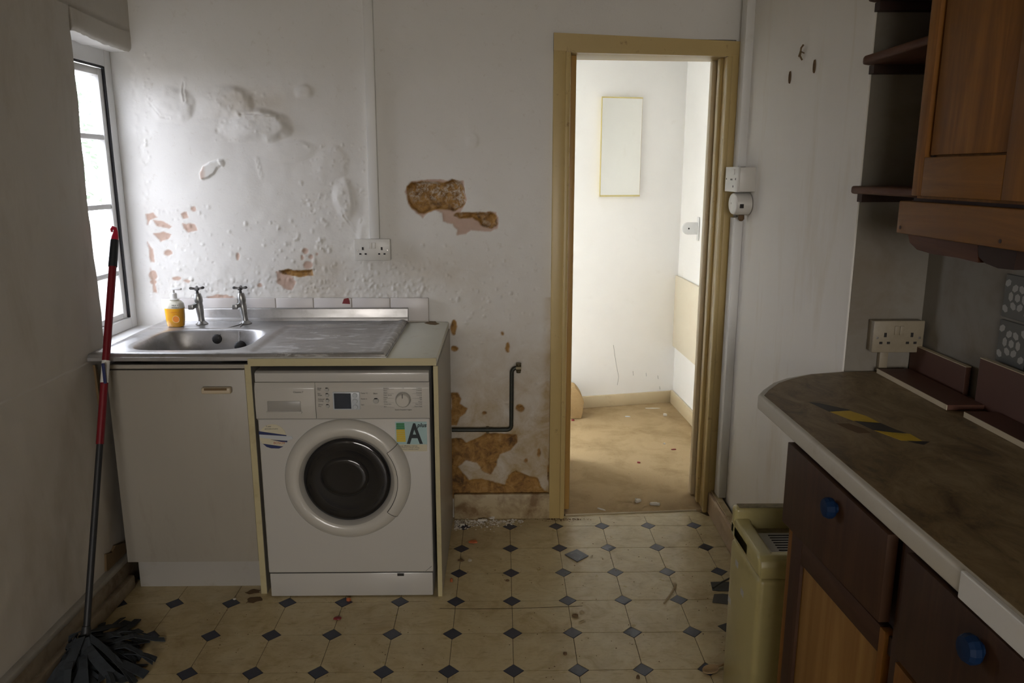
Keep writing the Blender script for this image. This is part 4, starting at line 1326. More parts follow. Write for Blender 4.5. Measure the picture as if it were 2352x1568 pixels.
mb = MB(); mb.box(1.108, 1.122, -.0835, -.076, 1.383, 1.399); mb.build('slot', M['hole'], jb)
mb = MB(); mb.lathe([(0, -.0492), (.004, -.0488), (.004, -.046)], (1.145, .004, 1.399), 'x', 10); mb.build('screw', M['screw'], jb)
mb = MB(); mb.lathe([(0, .012), (.012, .010), (.013, -.006), (.006, -.014), (0, -.015)], (1.135, -.015, 1.343), 'z', 10); mb.build('cable_gland', M['flake_brown'], jb)

# old hook screws and marks high on the right wall
for n, (y, z, lab) in enumerate(((-.535, 1.900, 'rusty bent wall hook, topmost of the marks on the right wall'), (-.422, 1.835, 'small broken wall plug left of the rusty hook'), (-.650, 1.842, 'small broken wall plug right of the rusty hook'))):
    x = 1.168 + (y - .20) * .0302 - .003
    mb = MB()
    if n == 0:
        mb.tube([(x, y, z + .022), (x - .008, y - .004, z + .012), (x - .006, y + .003, z), (x - .009, y - .002, z - .012), (x, y + .001, z - .024)], .003, 6)
        mb.tube([(x - .004, y - .022, z - .006), (x - .008, y, z + .002), (x - .004, y + .022, z - .010)], .0022, 6)
        m_ = 'chipboard'
    else:
        mb.lathe([(.006, 0), (.008, -.004), (.010, -.004), (.011, .0)], (x + .002, y, z), 'x', 14, sx=.7, sy=1.9)
        m_ = 'flake_brown'
    tag(mb.build('wall_hook' if n == 0 else 'wall_plug', M[m_], smooth=40), lab, 'hook' if n == 0 else 'wall plug')

# ------------------------------------------------------------------ worktop, base cabinet and wall cabinet on the right
CT, CB, CX = .975, .936, .815
ct = thing('counter', 'grimy brown worktop with a rounded end and pale edge', 'worktop', (1.07, -1.9, CB))
out = [(CX, -2.75), (CX, -1.40)]
for u, v in ((1741, 905), (1752, 893), (1775, 877), (1805, 867), (1860, 857), (1935, 850)):
    p = on_z(u, v, CT); out.append((p.x, min(p.y, -1.0625)))
out += [(1.14, -1.0625), (1.336, -1.0625), (1.336, -2.75)]
mb = MB(); mb.prism(out, 'z', CB, CT - .0004, .006, 3); mb.build('slab', M['counter_edge'], ct, smooth=40)
ins = [(p[0] + (.012 if p[0] < .95 else 0), p[1] - (.012 if -1.9 < p[1] < -1.0 and p[0] < 1.2 else .0)) for p in out]
mb = MB(); mb.prism(ins, 'z', CT - .001, CT + .0006); mb.build('top_face', M['counter'], ct)
mb = MB(); mb.box(CX - .003, CX + .006, -2.75, -2.185, CB - .002, CT + .001, .002); mb.build('edge_strip', M['trunking'], ct)

bcab = thing('base_cabinet', 'dark brown base cabinet with blue knobs and a pale door panel', 'cabinet', (1.08, -2.1, 0))
FX = .834
mb = MB(); mb.box(.852, 1.335, -2.72, -1.535, .06, .934); mb.build('carcass', M['dark_under'], bcab)  # dark colour stands in for the shaded gap behind door and drawer
mb = MB(); mb.box(FX, 1.335, -1.5345, -1.517, 0, .934, .001); mb.build('end_panel', M['brown'], bcab)
mb = MB(); mb.box(FX - .002, .852, -1.572, -1.516, 0, .735, .002); mb.build('stile', M['oak'], bcab, smooth=30)
mb = MB(); mb.box(FX, .852, -2.05, -1.992, 0, .934, .002); mb.build('stile', M['brown'], bcab, smooth=30)
mb = MB(); mb.box(FX + .006, .852, -1.992, -1.572, .70, .735, .001); mb.build('rail', M['dark_under'], bcab)


def knob(parent, y, z, x):
    mb = MB(); mb.lathe([(.010, .0), (.010, -.006), (.018, -.007), (.0205, -.011), (.0205, -.019), (.017, -.025), (.006, -.027), (0, -.027)], (x, y, z), 'x', 12)
    return mb.build('knob', M['blue_knob'], parent, smooth=25)


mb = MB(); mb.prism([(-1.520, .737), (-1.520, .929), (-1.984, .931), (-1.984, .768)], 'x', FX - .022, FX - .002, .002); d1 = mb.build('drawer', M['brown'], bcab, smooth=30)
k1 = on_x(1906, 1166, FX - .035); knob(d1, k1.y, k1.z, FX - .022)
mb = MB(); mb.prism([(-2.045, .745), (-2.045, .931), (-2.62, .931), (-2.62, .745)], 'x', FX - .022, FX - .002, .002); d2 = mb.build('drawer', M['brown'], bcab, smooth=30)
k2 = on_x(2232, 1490, FX - .035); knob(d2, k2.y, k2.z, FX - .022)
# lower door: frame of dark stiles and rails round a pale panel, hanging slightly open
door_c = put(bpy.data.objects.new('door', None), Vector((FX, -1.60, .1)), bcab)
ang = math.radians(3.0)
RM = Matrix.Rotation(ang, 3, 'Z'); PV = (FX, -1.585, 0)
ya, yb_, za, zb = -1.585, -1.972, .10, .744
for nm, y0, y1, z0, z1, m_, x0, x1 in (('stile', ya - .052, ya, za, zb, 'brown', FX - .022, FX - .003), ('stile', yb_, yb_ + .018, za, zb - .002, 'oak', FX - .022, FX - .003), ('rail', yb_ + .018, ya - .052, zb - .052, zb, 'brown_y', FX - .022, FX - .003), ('rail', yb_ + .018, ya - .052, za, za + .06, 'brown_y', FX - .022, FX - .003), ('panel', yb_ + .012, ya - .046, za + .05, zb - .046, 'pale_pine', FX - .015, FX - .005)):
    mb = MB(); mb.box(x0, x1, y0, y1, z0, z1, .0015, 2, (RM, PV)); mb.build(nm, M[m_], door_c, smooth=30)
# second door under the second drawer
mb = MB(); mb.box(FX - .020, FX - .002, -2.62, -2.045, .10, .735, .002); mb.build('door', M['oak'], bcab, smooth=30)

wc = thing('wall_cabinet', 'orange pine wall cabinet with a framed door, upper right', 'cabinet', (1.2, -2.0, 1.39))
WXF = 1.060
mb = MB(); mb.box(WXF + .02, 1.336, -2.62, -1.452, 1.465, 2.25, .001); mb.build('carcass', M['oak'], wc)
wdoor = put(bpy.data.objects.new('door', None), Vector((WXF, -1.62, 1.47)), wc)
for nm, y0, y1, z0, z1, m_, x0 in (('stile', -1.503, -1.465, 1.472, 2.24, 'oak', WXF), ('stile', -1.862, -1.775, 1.472, 2.24, 'oak', WXF), ('rail', -1.775, -1.503, 1.472, 1.552, 'oak_y', WXF), ('rail', -1.775, -1.503, 2.16, 2.24, 'oak_y', WXF), ('panel', -1.772, -1.512, 1.556, 2.155, 'oak', WXF + .007)):
    mb = MB(); mb.box(x0, WXF + .019, y0, y1, z0, z1, .002); mb.build(nm, M[m_], wdoor, smooth=30)
mb = MB(); mb.box(WXF + .013, WXF + .0192, -1.513, -1.5025, 1.552, 2.16); mb.build('panel_groove', M['dark_under'], wdoor)
mb = MB(); mb.box(WXF, WXF + .019, -2.6, -1.868, 1.472, 2.24, .002); mb.build('door', M['oak'], wc, smooth=30)
mb = MB(); mb.box(WXF - .006, WXF + .016, -2.62, -1.428, 1.389, 1.460, .003); pr = mb.build('pelmet', M['oak_y'], wc, smooth=30)
for y in (-1.445, -1.80):
    mb = MB(); mb.lathe([(0, -.0010), (.004, -.0008), (.004, .001)], (WXF - .006, y, 1.402), 'x', 10); mb.build('nail_hole', M['dark_under'], pr)
mb = MB(); mb.box(WXF + .02, 1.336, -2.62, -1.440, 1.455, 1.466); mb.build('bottom_board', M['dark_under'], wc)
for pts in ([(2086, 541), (2089, 556), (2106, 573), (2140, 583), (2200, 592), (2246, 603), (2246, 566)], [(2246, 572), (2248, 590), (2262, 604), (2292, 616), (2328, 620), (2335, 584)]):
    P_ = []
    for u, v in pts:
        p = on_x(u, v, 1.10); P_.append((p.y, p.z))
    P_.append((P_[-1][0], 1.46)); P_.append((P_[0][0], 1.46))
    mb = MB(); mb.prism(P_, 'x', 1.10, 1.128); mb.build('bracket', M['dark_under'] if pts[0][0] > 2200 else M['red_shelf'], wc)
mb = MB(); mb.box(1.13, 1.25, -1.66, -1.43, 1.375, 1.40, .006); mb.build('rail', M['oak_y'], wc)
for z in (1.466, 1.792, 1.944):
    P_ = [(1.336, -1.0612), (1.118, -1.0612), (1.102, -1.072), (1.094, -1.095), (1.094, -1.4515), (1.336, -1.4515)]
    mb = MB(); mb.prism(P_, 'z', z, z + .020, .006, 3); sh = mb.build('shelf', M['red_shelf'], wc, smooth=40)
    mb = MB(); mb.box(1.125, 1.336, -1.09, -1.0615, z - .022, z - .0005); mb.build('cleat', M['dark_under'], sh)

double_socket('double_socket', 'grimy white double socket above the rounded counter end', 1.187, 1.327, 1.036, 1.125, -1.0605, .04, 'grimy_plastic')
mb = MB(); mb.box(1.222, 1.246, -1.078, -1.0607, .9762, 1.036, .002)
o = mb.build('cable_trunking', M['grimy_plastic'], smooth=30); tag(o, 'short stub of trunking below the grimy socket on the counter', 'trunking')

# loose brown boards
bd = [('brown board standing against the wall beside the grimy socket', (1.312, 1.326, -1.330, -1.068, .9765, 1.052)),
      ('brown board lying flat below the grimy socket', (1.212, 1.300, -1.440, -1.092, .9765, .989)),
      ('brown board standing below the patterned tiles', (1.300, 1.314, -1.95, -1.400, .9765, 1.092)),
      ('brown board lying flat at the right edge of the counter', (1.222, 1.296, -1.95, -1.492, .9765, .989))]
for lab, (x0, x1, y0, y1, z0, z1) in bd:
    t = thing('loose_board', lab, 'board', ((x0 + x1) / 2, (y0 + y1) / 2, z0), 'loose brown boards on the counter')
    mb = MB(); mb.box(x0, x1, y0, y1, z0, z1, .001); mb.build('board', M['brown_board'], t)
    mb = MB()
    if z1 - z0 > .03: mb.box(x0, x1, y0, y1, z1, z1 + .0015)
    else: mb.box(x0 - .0015, x0, y0, y1, z0, z1)
    mb.build('raw_edge', M['board_edge'], t)

# patterned tiles on the alcove wall
mot_v, mot_f = [], []


def add_hex(cy, cz, r, el=1.0, an0=0.0):
    n = len(mot_v)
    for k in range(6):
        a = k * math.pi / 3 + math.pi / 6
        yy_, zz_ = r * math.cos(a), r * el * math.sin(a)
        mot_v.append((-.0004, cy + yy_ * math.cos(an0) - zz_ * math.sin(an0), cz + yy_ * math.sin(an0) + zz_ * math.cos(an0)))
    mot_f.append(tuple(range(n, n + 6)))


for cy, cz in ((0, 0), (-.05, .05), (.05, .05), (-.05, -.05), (.05, -.05)):
    for k in range(6):
        a = k * math.pi / 3
        y_, z_ = cy + .0235 * math.cos(a), cz + .0235 * math.sin(a)
        if abs(y_) < .046 and abs(z_) < .046: add_hex(y_, z_, .0085, 1.35, a)
    if abs(cy) < .01: add_hex(cy, cz, .010)
mot_me = bpy.data.meshes.new('motif'); mot_me.from_pydata(mot_v, [], mot_f); mot_me.materials.append(M['tile_pale']); mot_me.update()
til = MB().box(-.008, .0, -.0495, .0495, -.0495, .0495, .0015)
til_me = bpy.data.meshes.new('pattern_tile'); til_me.from_pydata([tuple(v) for v in til.v], [], til.f); til_me.materials.append(M['tile_grey']); til_me.update()
for r in range(3):
    for c in range(8):
        ctr = Vector((1.3385, -1.458 - c * .1012, 1.1345 - .1012 + r * .1055 + .0))
        t = put(bpy.data.objects.new('pattern_tile', til_me), ctr, wall_tiles)
        put(bpy.data.objects.new('motif', mot_me), ctr + Vector((-.008, 0, 0)), t)

# hazard tape stuck on the counter
ht = thing('hazard_tape', 'torn strip of yellow and black hazard tape on the counter', 'tape', on_z(1990, 970, CT))
segs = [('tape_black', [(1858, 924), (1880, 926), (1952, 942), (1925, 944), (1905, 946)]), ('tape_yellow', [(1906, 946), (1952, 944), (1990, 956), (2022, 972), (1985, 970), (1960, 967)]), ('tape_black', [(1962, 967), (2022, 972), (2060, 988), (2082, 995), (2040, 993), (2005, 988)]), ('tape_yellow', [(2008, 989), (2050, 994), (2090, 997), (2118, 1013), (2105, 1014), (2070, 1012)]), ('tape_black', [(2084, 1013), (2120, 1014), (2135, 1015), (2122, 1022), (2105, 1019)])]
for m_, pts in segs:
    mb = MB(); mb.prism([(on_z(u, v, CT).x, on_z(u, v, CT).y) for u, v in pts], 'z', CT + .0007, CT + .0011); mb.build('band', M[m_], ht)
o = MB().prism([(on_z(u, v, CT).x, on_z(u, v, CT).y) for u, v in ((1920, 973), (1950, 973), (1985, 985), (2000, 995), (1970, 995), (1945, 985))], 'z', CT + .0007, CT + .0010).build('tape_residue', M['flake_brown'])
tag(o, 'dark smudge of glue left beside the hazard tape', 'residue')

# ------------------------------------------------------------------ cream heater under the overhanging counter
ht = thing('heater', 'yellowed cream floor heater tucked under the counter', 'heater', (.96, -1.22, 0))
HX_0, HX_1, HY_0, HY_1 = .832, 1.075, -1.345, -1.095
mb = MB(); mb.box(HX_0, HX_1, HY_0, HY_1, .0, .490, .016, 4); mb.build('body', M['heater'], ht, smooth=40)
mb = MB(); mb.prism([(HY_0, .4915), (HY_0, .522), (HY_0 + .006, .540), (HY_0 + .020, .549), (HY_0 + .040, .549), (HY_0 + .055, .530), (HY_0 + .060, .520), (HY_1, .520), (HY_1, .4915)], 'x', HX_0 + .004, HX_1, .003)
mb.prism([(HY_0 + .004, .4915), (HY_0 + .004, .524), (HY_0 + .010, .541), (HY_0 + .024, .5505), (HY_1 - .05, .5505), (HY_1 - .02, .56), (HY_1 - .02, .4915)], 'x', HX_0, HX_0 + .046, .010, 3)
mb.build('hood', M['heater'], ht, smooth=50)
mb = MB(); mb.box(HX_0, HX_1, HY_1 - .028, HY_1 + .008, .50, .588, .010, 3).box(HX_0, HX_0 + .012, HY_1 - .15, HY_1 + .008, .50, .540, .006, 2); mb.build('back_rim', M['heater'], ht, smooth=50)
mb = MB(); mb.box(HX_0 + .012, HX_1 - .004, HY_1 - .024, HY_1 + .004, .5875, .5890); mb.build('dust', M['heater_dust'], ht)
mb = MB(); mb.box(HX_0 + .050, HX_1 - .01, HY_1 - .062, HY_1 - .029, .520, .527); mb.build('dust', M['heater_dust'], ht)
mb = MB(); mb.box(HX_0 + .053, HX_1 - .01, HY_0 + .055, HY_1 - .060, .520, .529, .002); gr = mb.build('grille', M['grille'], ht)
for k in range(8):
    y = HY_0 + .068 + k * .0145
    mb = MB(); mb.box(HX_0 + .080, HX_1 - .02, y, y + .006, .5288, .5296); mb.build('slot', M['hole'], gr)
mb = MB(); mb.box(HX_0 + .150, HX_0 + .156, HY_0 + .065, HY_0 + .185, .5292, .5302); mb.build('bar', M['grille'], gr)
for y, z in ((-1.165, .44), (-1.225, .385), (-1.12, .30)):
    mb = MB(); mb.box(HX_0 - .0006, HX_0 + .001, y - .012, y + .012, z - .009, z + .009); mb.build('tape_mark', M['button'], ht)

# ------------------------------------------------------------------ mop leaning by the sink
mop = thing('mop', 'red-handled mop with blue-grey strips leaning beside the sink', 'mop', (-1.15, -.93, 0))
PB, PT = Vector((-1.152, -.945, .075)), Vector((-1.175, -.42, 1.335))
pt = lambda t: PB.lerp(PT, t)
mb = MB(); mb.tube([pt(0), pt(.49)], .0105, 14); mb.build('lower_tube', M['grey_tube'], mop, smooth=40)
mb = MB(); mb.tube([pt(.45), pt(.905)], .0125, 14); tb = mb.build('upper_tube', M['red_tube'], mop, smooth=40)
mb = MB(); mb.tube([pt(.60), pt(.655)], .0128, 14); mb.build('label', M['trunking'], tb, smooth=40)
mb = MB()
a_, b_ = pt(.60), pt(.655)
mb.box(a_.x + .003, a_.x + .0125, a_.y - .012, a_.y - .006, a_.z, b_.z, .001); mb.build('label_band', M['sticker_navy'], tb)
mb = MB(); mb.tube([pt(.895), pt(.965)], [.0145, .0135], 14); mb.build('grip', M['black_grip'], mop, smooth=40)
e = pt(.965)
mb = MB(); mb.tube([e, e + Vector((.001, .004, .014)), e + Vector((.003, .008, .028)), e + Vector((0, .012, .040)), e + Vector((-.007, .013, .043)), e + Vector((-.012, .012, .036)), e + Vector((-.010, .009, .028))], [.0125, .0115, .0075, .0065, .006, .0055, .004], 10); mb.build('hanging_hook', M['red_plastic'], mop, smooth=40)
mb = MB(); mb.tube([PB + Vector((0, -.012, -.045)), PB, PB + Vector((0, .012, .04))], [.022, .018, .0125], 14); mb.build('socket', M['grey_tube'], mop, smooth=40)
rm = random.Random(9)
mb = MB()
for k in range(96):
    an = k * 2.399 + rm.uniform(-.2, .2)
    L = rm.uniform(.07, .225); w = rm.uniform(.008, .018)
    if math.cos(an) < -.2: L *= .42
    base = PB + Vector((0, -.012, -.03)); base.z = .065 + rm.uniform(-.03, .03)
    d = Vector((math.cos(an), math.sin(an), 0)); sd = Vector((-d.y, d.x, 0))
    n0 = len(mb.v); nseg = 7
    lift = rm.uniform(.006, .050); curl = rm.uniform(-.09, .09); rp = rm.uniform(0, 6)
    for i in range(nseg + 1):
        t = i / nseg
        z = max(.004, base.z * (1 - t) ** 1.3 + lift * (1 - abs(t - .55) * 1.4) * (.6 + .5 * math.sin(5 * t + rp)) * .8)
        c = Vector((base.x, base.y, 0)) + d * (.02 + L * t) + sd * curl * t * t + Vector((0, 0, z))
        tw = .6 * math.sin(3 * t + rp)
        s2 = sd * math.cos(tw) + Vector((0, 0, 1)) * math.sin(tw) * .4
        up = Vector((0, 0, .0028))
        for q_ in (c - s2 * w, c + s2 * w, c + s2 * w + up, c - s2 * w + up): mb.v.append(Vector((max(q_.x, -1.205), q_.y, max(q_.z, .0012))))
    for i in range(nseg):
        a = n0 + i * 4
        for j_ in range(4):
            mb.f.append((a + j_, a + (j_ + 1) % 4, a + 4 + (j_ + 1) % 4, a + 4 + j_))
    mb.f.append((n0, n0 + 1, n0 + 2, n0 + 3)); a = n0 + nseg * 4; mb.f.append((a + 3, a + 2, a + 1, a))
tag(mb.build('mop_strips', M['mop'], mop, recalc=False), kind='stuff')

# ------------------------------------------------------------------ things in the hall
mr = thing('mirror', 'narrow frameless mirror with yellow edges on the hall wall', 'mirror', (.91, y_hall(.91), 1.375))


def hall_box(mb, x0, x1, d0, d1, z0, z1, bev=0.0):
    mb.prism([(x0, y_hall(x0) - d0), (x1, y_hall(x1) - d0), (x1, y_hall(x1) - d1), (x0, y_hall(x0) - d1)], 'z', z0, z1, bev)


mb = MB(); hall_box(mb, .783, 1.041, .001, .020, 1.375, 1.967); mb.build('backing', M['board_cream'], mr)
mb = MB(); hall_box(mb, .786, 1.038, .020, .024, 1.382, 1.961); mb.build('glass', M['mirror'], mr)
mb = MB(); hall_box(mb, .783, 1.041, .001, .026, 1.372, 1.3815); mb.build('edge_strip', M['brass_edge'], mr)
mb = MB(); hall_box(mb, .783, 1.041, .001, .026, 1.9615, 1.969); mb.build('edge_strip', M['brass_edge'], mr)
mb = MB(); hall_box(mb, .781, .7855, .001, .026, 1.372, 1.969); mb.build('edge_strip', M['brass_edge'], mr)


def x_hr(y): return 1.322 + (1.95 - y) / .55 * .023 if y > 1.4 else 1.345 + (1.4 - y) * .0136


mb = MB(); mb.prism([(x_hr(1.905) - .016, 1.885), (x_hr(1.25) - .016, 1.25), (x_hr(1.25) - .001, 1.25), (x_hr(1.905) - .001, 1.885)], 'z', .39, .862, .002)
o = mb.build('wall_board', M['board_cream'], smooth=30); tag(o, 'flat cream board fixed low on the hall side wall', 'board')
wb = thing('wall_bracket', 'white plastic bracket sticking out of the hall side wall', 'bracket', (1.32, 1.475, 1.13))
xw = x_hr(1.475)
mb = MB(); mb.box(xw - .008, xw - .0005, 1.455, 1.495, 1.122, 1.262, .003, 2); mb.build('back_plate', M['upvc'], wb, smooth=40)
arm = []
for k in range(9):
    a = math.pi / 2 + k / 8 * math.pi
    arm.append((xw - .068 + .032 * math.cos(a), 1.195 + .036 * math.sin(a)))
arm += [(xw - .006, 1.159), (xw - .006, 1.231)]
mb = MB(); mb.prism(arm, 'y', 1.462, 1.488, .003); mb.build('arm', M['upvc'], wb, smooth=40)
mb = MB(); mb.lathe([(0, -.001), (.005, -.001), (.005, .001)], (xw - .062, 1.462, 1.195), 'y', 12); mb.build('screw_hole', M['hole'], wb)
mb = MB(); mb.prism([(.20, .0045), (.668, .0045), (.678, .05), (.680, .092), (.686, .112), (.672, .150), (.650, .185), (.632, .205), (.600, .212), (.20, .212)], 'y', 1.505, 1.640, .006, 2)
o = mb.build('carpeted_step', M['stair_carpet'], smooth=40); tag(o, 'carpeted bottom step at the left of the hall', 'step')

# ------------------------------------------------------------------ rubbish on the floors


def flake(name, label, cat, u, v, sx_, sy_, mat, th=.003, seed=0, n=8, z=None, lift=.0, group=None, rot=0.0):
    p = on_z(u, v, 0)
    base = (.0045 if p.y > .15 else .0006) if z is None else z
    r_ = random.Random(seed * 7 + int(u))
    pts = []
    for k in range(n):
        a = 2 * math.pi * k / n + r_.uniform(-.25, .25); rr = r_.uniform(.65, 1.1)
        x, y = rr * sx_ * math.cos(a), rr * sy_ * math.sin(a)
        pts.append((p.x + x * math.cos(rot) - y * math.sin(rot), p.y + x * math.sin(rot) + y * math.cos(rot)))
    m_ = len(pts)
    V = [(a, b, base + r_.uniform(0, lift)) for a, b in pts] + [(a * .9 + p.x * .1, b * .9 + p.y * .1, base + th + r_.uniform(0, lift)) for a, b in pts] + [(p.x, p.y, base + th * 1.4 + lift * .5)]
    F = [tuple(range(m_))[::-1]] + [(i, (i + 1) % m_, m_ + (i + 1) % m_, m_ + i) for i in range(m_)] + [(m_ + i, m_ + (i + 1) % m_, 2 * m_) for i in range(m_)]
    o = mesh_object(name, V, F, M[mat])
    return tag(o, label, cat, group)


flake('scrap', 'orange scrap on the vinyl near the end panel', 'scrap', 1086, 1245, .022, .016, 'flake_orange', .003, 1, 9, lift=.004)
flake('scrap', 'small red and white scrap beside the foot of the end panel', 'scrap', 1037, 1334, .007, .013, 'flake_orange', .006, 2)
flake('leaf', 'dry brown leaf on the vinyl beside the end panel', 'leaf', 1060, 1288, .016, .009, 'flake_brown', .003, 3, lift=.003)
flake('plaster_flake', 'pale plaster flake right of the dry leaf', 'flake', 1079, 1287, .009, .013, 'flake_white', .002, 4)
flake('crumb', 'dark crumb under a diamond in the middle of the floor', 'crumb', 1166, 1334, .009, .006, 'flake_brown', .005, 5)
flake('leaf', 'dark curled leaf scrap in the middle of the vinyl floor', 'leaf', 1322, 1416, .014, .008, 'flake_brown', .006, 6, lift=.003)
flake('leaf', 'dry olive leaf just above the dark curled scrap', 'leaf', 1336, 1406, .010, .012, 'stick', .002, 7, lift=.002, rot=.5)
flake('leaf', 'dry olive leaf just below the dark curled scrap', 'leaf', 1336, 1428, .014, .007, 'stick', .002, 8, lift=.002, rot=.6)
flake('crumb', 'black crumb low in the centre of the floor', 'crumb', 1298, 1502, .008, .006, 'flake_brown', .005, 9)
flake('crumb', 'brown crumb at the bottom edge of the picture', 'crumb', 1465, 1556, .006, .011, 'flake_brown', .005, 10)
flake('scrap', 'red scrap on the vinyl in front of the washing machine', 'scrap', 775, 1420, .016, .010, 'paper_red', .004, 11)
flake('scrap', 'orange crumb at the foot of the washing machine', 'scrap', 800, 1379, .010, .009, 'flake_orange', .008, 12)
flake('plaster_flake', 'white knotted scrap on the carpet inside the doorway', 'flake', 1464, 1154, .018, .016, 'flake_white', .010, 13, 9, lift=.006)
flake('plaster_flake', 'long white flake on the carpet at the doorway', 'flake', 1504, 1161, .032, .012, 'flake_white', .008, 14, 10, lift=.003, rot=-.1)
flake('plaster_flake', 'pale sliver on the carpet left of the doorway', 'flake', 1382, 1172, .024, .006, 'flake_white', .004, 15, 8, rot=-.7)
flake('plaster_flake', 'small white pebble of plaster near the hall side wall', 'flake', 1527, 955, .014, .020, 'flake_white', .010, 16)
flake('scrap', 'dark red scrap in the middle of the carpet', 'scrap', 1467, 1064, .013, .010, 'paper_red', .004, 17)
flake('scrap', 'dark red scrap on the carpet toward the right door jamb', 'scrap', 1548, 1034, .016, .008, 'paper_red', .004, 18)
flake('scrap', 'lilac paper scrap on the carpet near the hall wall', 'scrap', 1442, 958, .022, .010, 'lcd_frame', .002, 19)
flake('scrap', 'translucent strip lying on the carpet near the skirting', 'scrap', 1498, 939, .055, .010, 'flake_white', .002, 20, 10, rot=-.05)
flake('scrap', 'tiny red scrap beside the carpeted step', 'scrap', 1316, 967, .012, .010, 'paper_red', .006, 21)
flake('crumb', 'tiny white crumb on the carpet below the pebble', 'crumb', 1526, 1021, .007, .007, 'flake_white', .006, 22)
flake('plaster_flake', 'white speck on the vinyl near the plinth', 'flake', 538, 1376, .007, .006, 'flake_white', .003, 23)
flake('stain_patch', 'upper brown spill mark on the vinyl by the plinth', 'stain', 582, 1358, .030, .020, 'flake_brown', .0006, 24, 12)
flake('stain_patch', 'lower brown spill mark on the vinyl by the washing machine', 'stain', 583, 1377, .032, .022, 'flake_brown', .0006, 25, 12)
# loose navy piece, slipped off its place
lp = thing('loose_tile', 'loose navy diamond piece lying on the vinyl by the doorway', 'tile', on_z(1324, 1276, 0))
mb = MB(); mb.prism([(on_z(u, v).x, on_z(u, v).y) for u, v in ((1297, 1274), (1325, 1262), (1352, 1277), (1326, 1291))], 'z', .0006, .0030, .0005); mb.build('slab', M['diamond'], lp)
mb = MB(); mb.tube([(on_z(u, v, .003).x, on_z(u, v, .003).y, .003) for u, v in ((1310, 1272), (1322, 1268), (1338, 1275), (1330, 1284), (1318, 1279))], .0006, 5); mb.build('scuff', M['sticker_silver'], lp)
# black film by the heater
for pts, lab in (([(1632, 1337), (1660, 1336), (1690, 1338), (1690, 1358), (1650, 1358), (1636, 1356)], 'crumpled black plastic film behind the heater, upper piece'), ([(1640, 1365), (1660, 1364), (1692, 1368), (1692, 1391), (1636, 1384)], 'flat black plastic film behind the heater, middle piece'), ([(1648, 1438), (1690, 1424), (1690, 1462), (1672, 1455)], 'pointed black plastic film behind the heater, lowest piece')):
    mb = MB(); mb.prism([(on_z(u, v).x, on_z(u, v).y) for u, v in pts], 'z', .0008, .0022, .0004)
    if 'upper' in lab:
        q_ = [on_z(u, v, .012) for u, v in ((1638, 1350), (1655, 1338), (1675, 1328), (1690, 1322))]
        mb.tube(q_, .0035, 7)
    tag(mb.build('plastic_film', M['black_film']), lab, 'film', 'black plastic film by the heater')
# stick and wooden spoon
mb = MB(); a_, b_ = on_z(1525, 1385, .003), on_z(1553, 1342, .003); mb.tube([a_, a_.lerp(b_, .5) + Vector((.002, 0, 0)), b_], .0028, 7)
tag(mb.build('stick', M['stick'], smooth=40), 'thin pale stick lying on the vinyl', 'stick')
sp = thing('wooden_spoon', 'wooden spoon lying on the vinyl beside the heater', 'spoon', on_z(1640, 1535, 0))
c = on_z(1632, 1537, .008); c2 = on_z(1652, 1526, .008); c3 = on_z(1690, 1512, .006)
d = (c3 - c2); d.z = 0; d.normalize(); sd = Vector((-d.y, d.x, 0))
mb = MB(); rings = []
n0 = 16
for r_, h in ((1.0, 0.0), (.97, .004), (.8, .0018), (.4, -.001), (.02, -.002)):
    for k in range(n0):
        a = 2 * math.pi * k / n0
        mb.v.append(c + d * (.030 * r_ * math.cos(a)) + sd * (.0195 * r_ * math.sin(a)) + Vector((0, 0, h)))
for r_, h in ((.6, -.006), (.02, -.0072)):
    for k in range(n0):
        a = 2 * math.pi * k / n0
        mb.v.append(c + d * (.030 * r_ * math.cos(a)) + sd * (.0195 * r_ * math.sin(a)) + Vector((0, 0, h)))
for i, j_ in ((0, 1), (1, 2), (2, 3), (3, 4), (0, 5), (5, 6)):
    for k in range(n0):
        k2 = (k + 1) % n0
        mb.f.append((i * n0 + k, i * n0 + k2, j_ * n0 + k2, j_ * n0 + k))
mb.build('bowl', M['spoon'], sp, smooth=50)
mb = MB(); mb.tube([c + d * .024, c + d * .045, c + d * .12, c + d * .19], [.005, .0042, .0045, .0055], 8); mb.build('handle', M['spoon'], sp, smooth=40)
# crumbled plaster swept against the skirting: too many crumbs to count
rc = random.Random(3)
V, F = [], []
for k in range(420):
    t = abs(rc.gauss(0, .5))
    x = -.04 + rc.random() ** 1.4 * .30; y = .066 - abs(rc.gauss(0, .045)) * (1 - (x + .04) * 1.6)
    if y < -.10: continue
    s = rc.uniform(.0015, .006) * (2.2 if rc.random() < .07 else 1)
    hgt = s * rc.uniform(.3, 1.0)
    n = len(V); m_ = 6
    a0_ = rc.random() * 6
    for i in range(m_):
        a = a0_ + i * math.pi / 3; rr = s * rc.uniform(.6, 1.2)
        V.append((x + rr * math.cos(a), y + rr * math.sin(a), .0006))
    V.append((x, y, .0006 + hgt))
    F += [(n + i, n + (i + 1) % m_, n + m_) for i in range(m_)] + [tuple(n + i for i in range(m_))[::-1]]
o = mesh_object('plaster_crumbs', V, F, M['flake_white']); tag(o, 'crumbled plaster and dust along the stained skirting', 'rubble', kind='stuff')
V, F = [], []
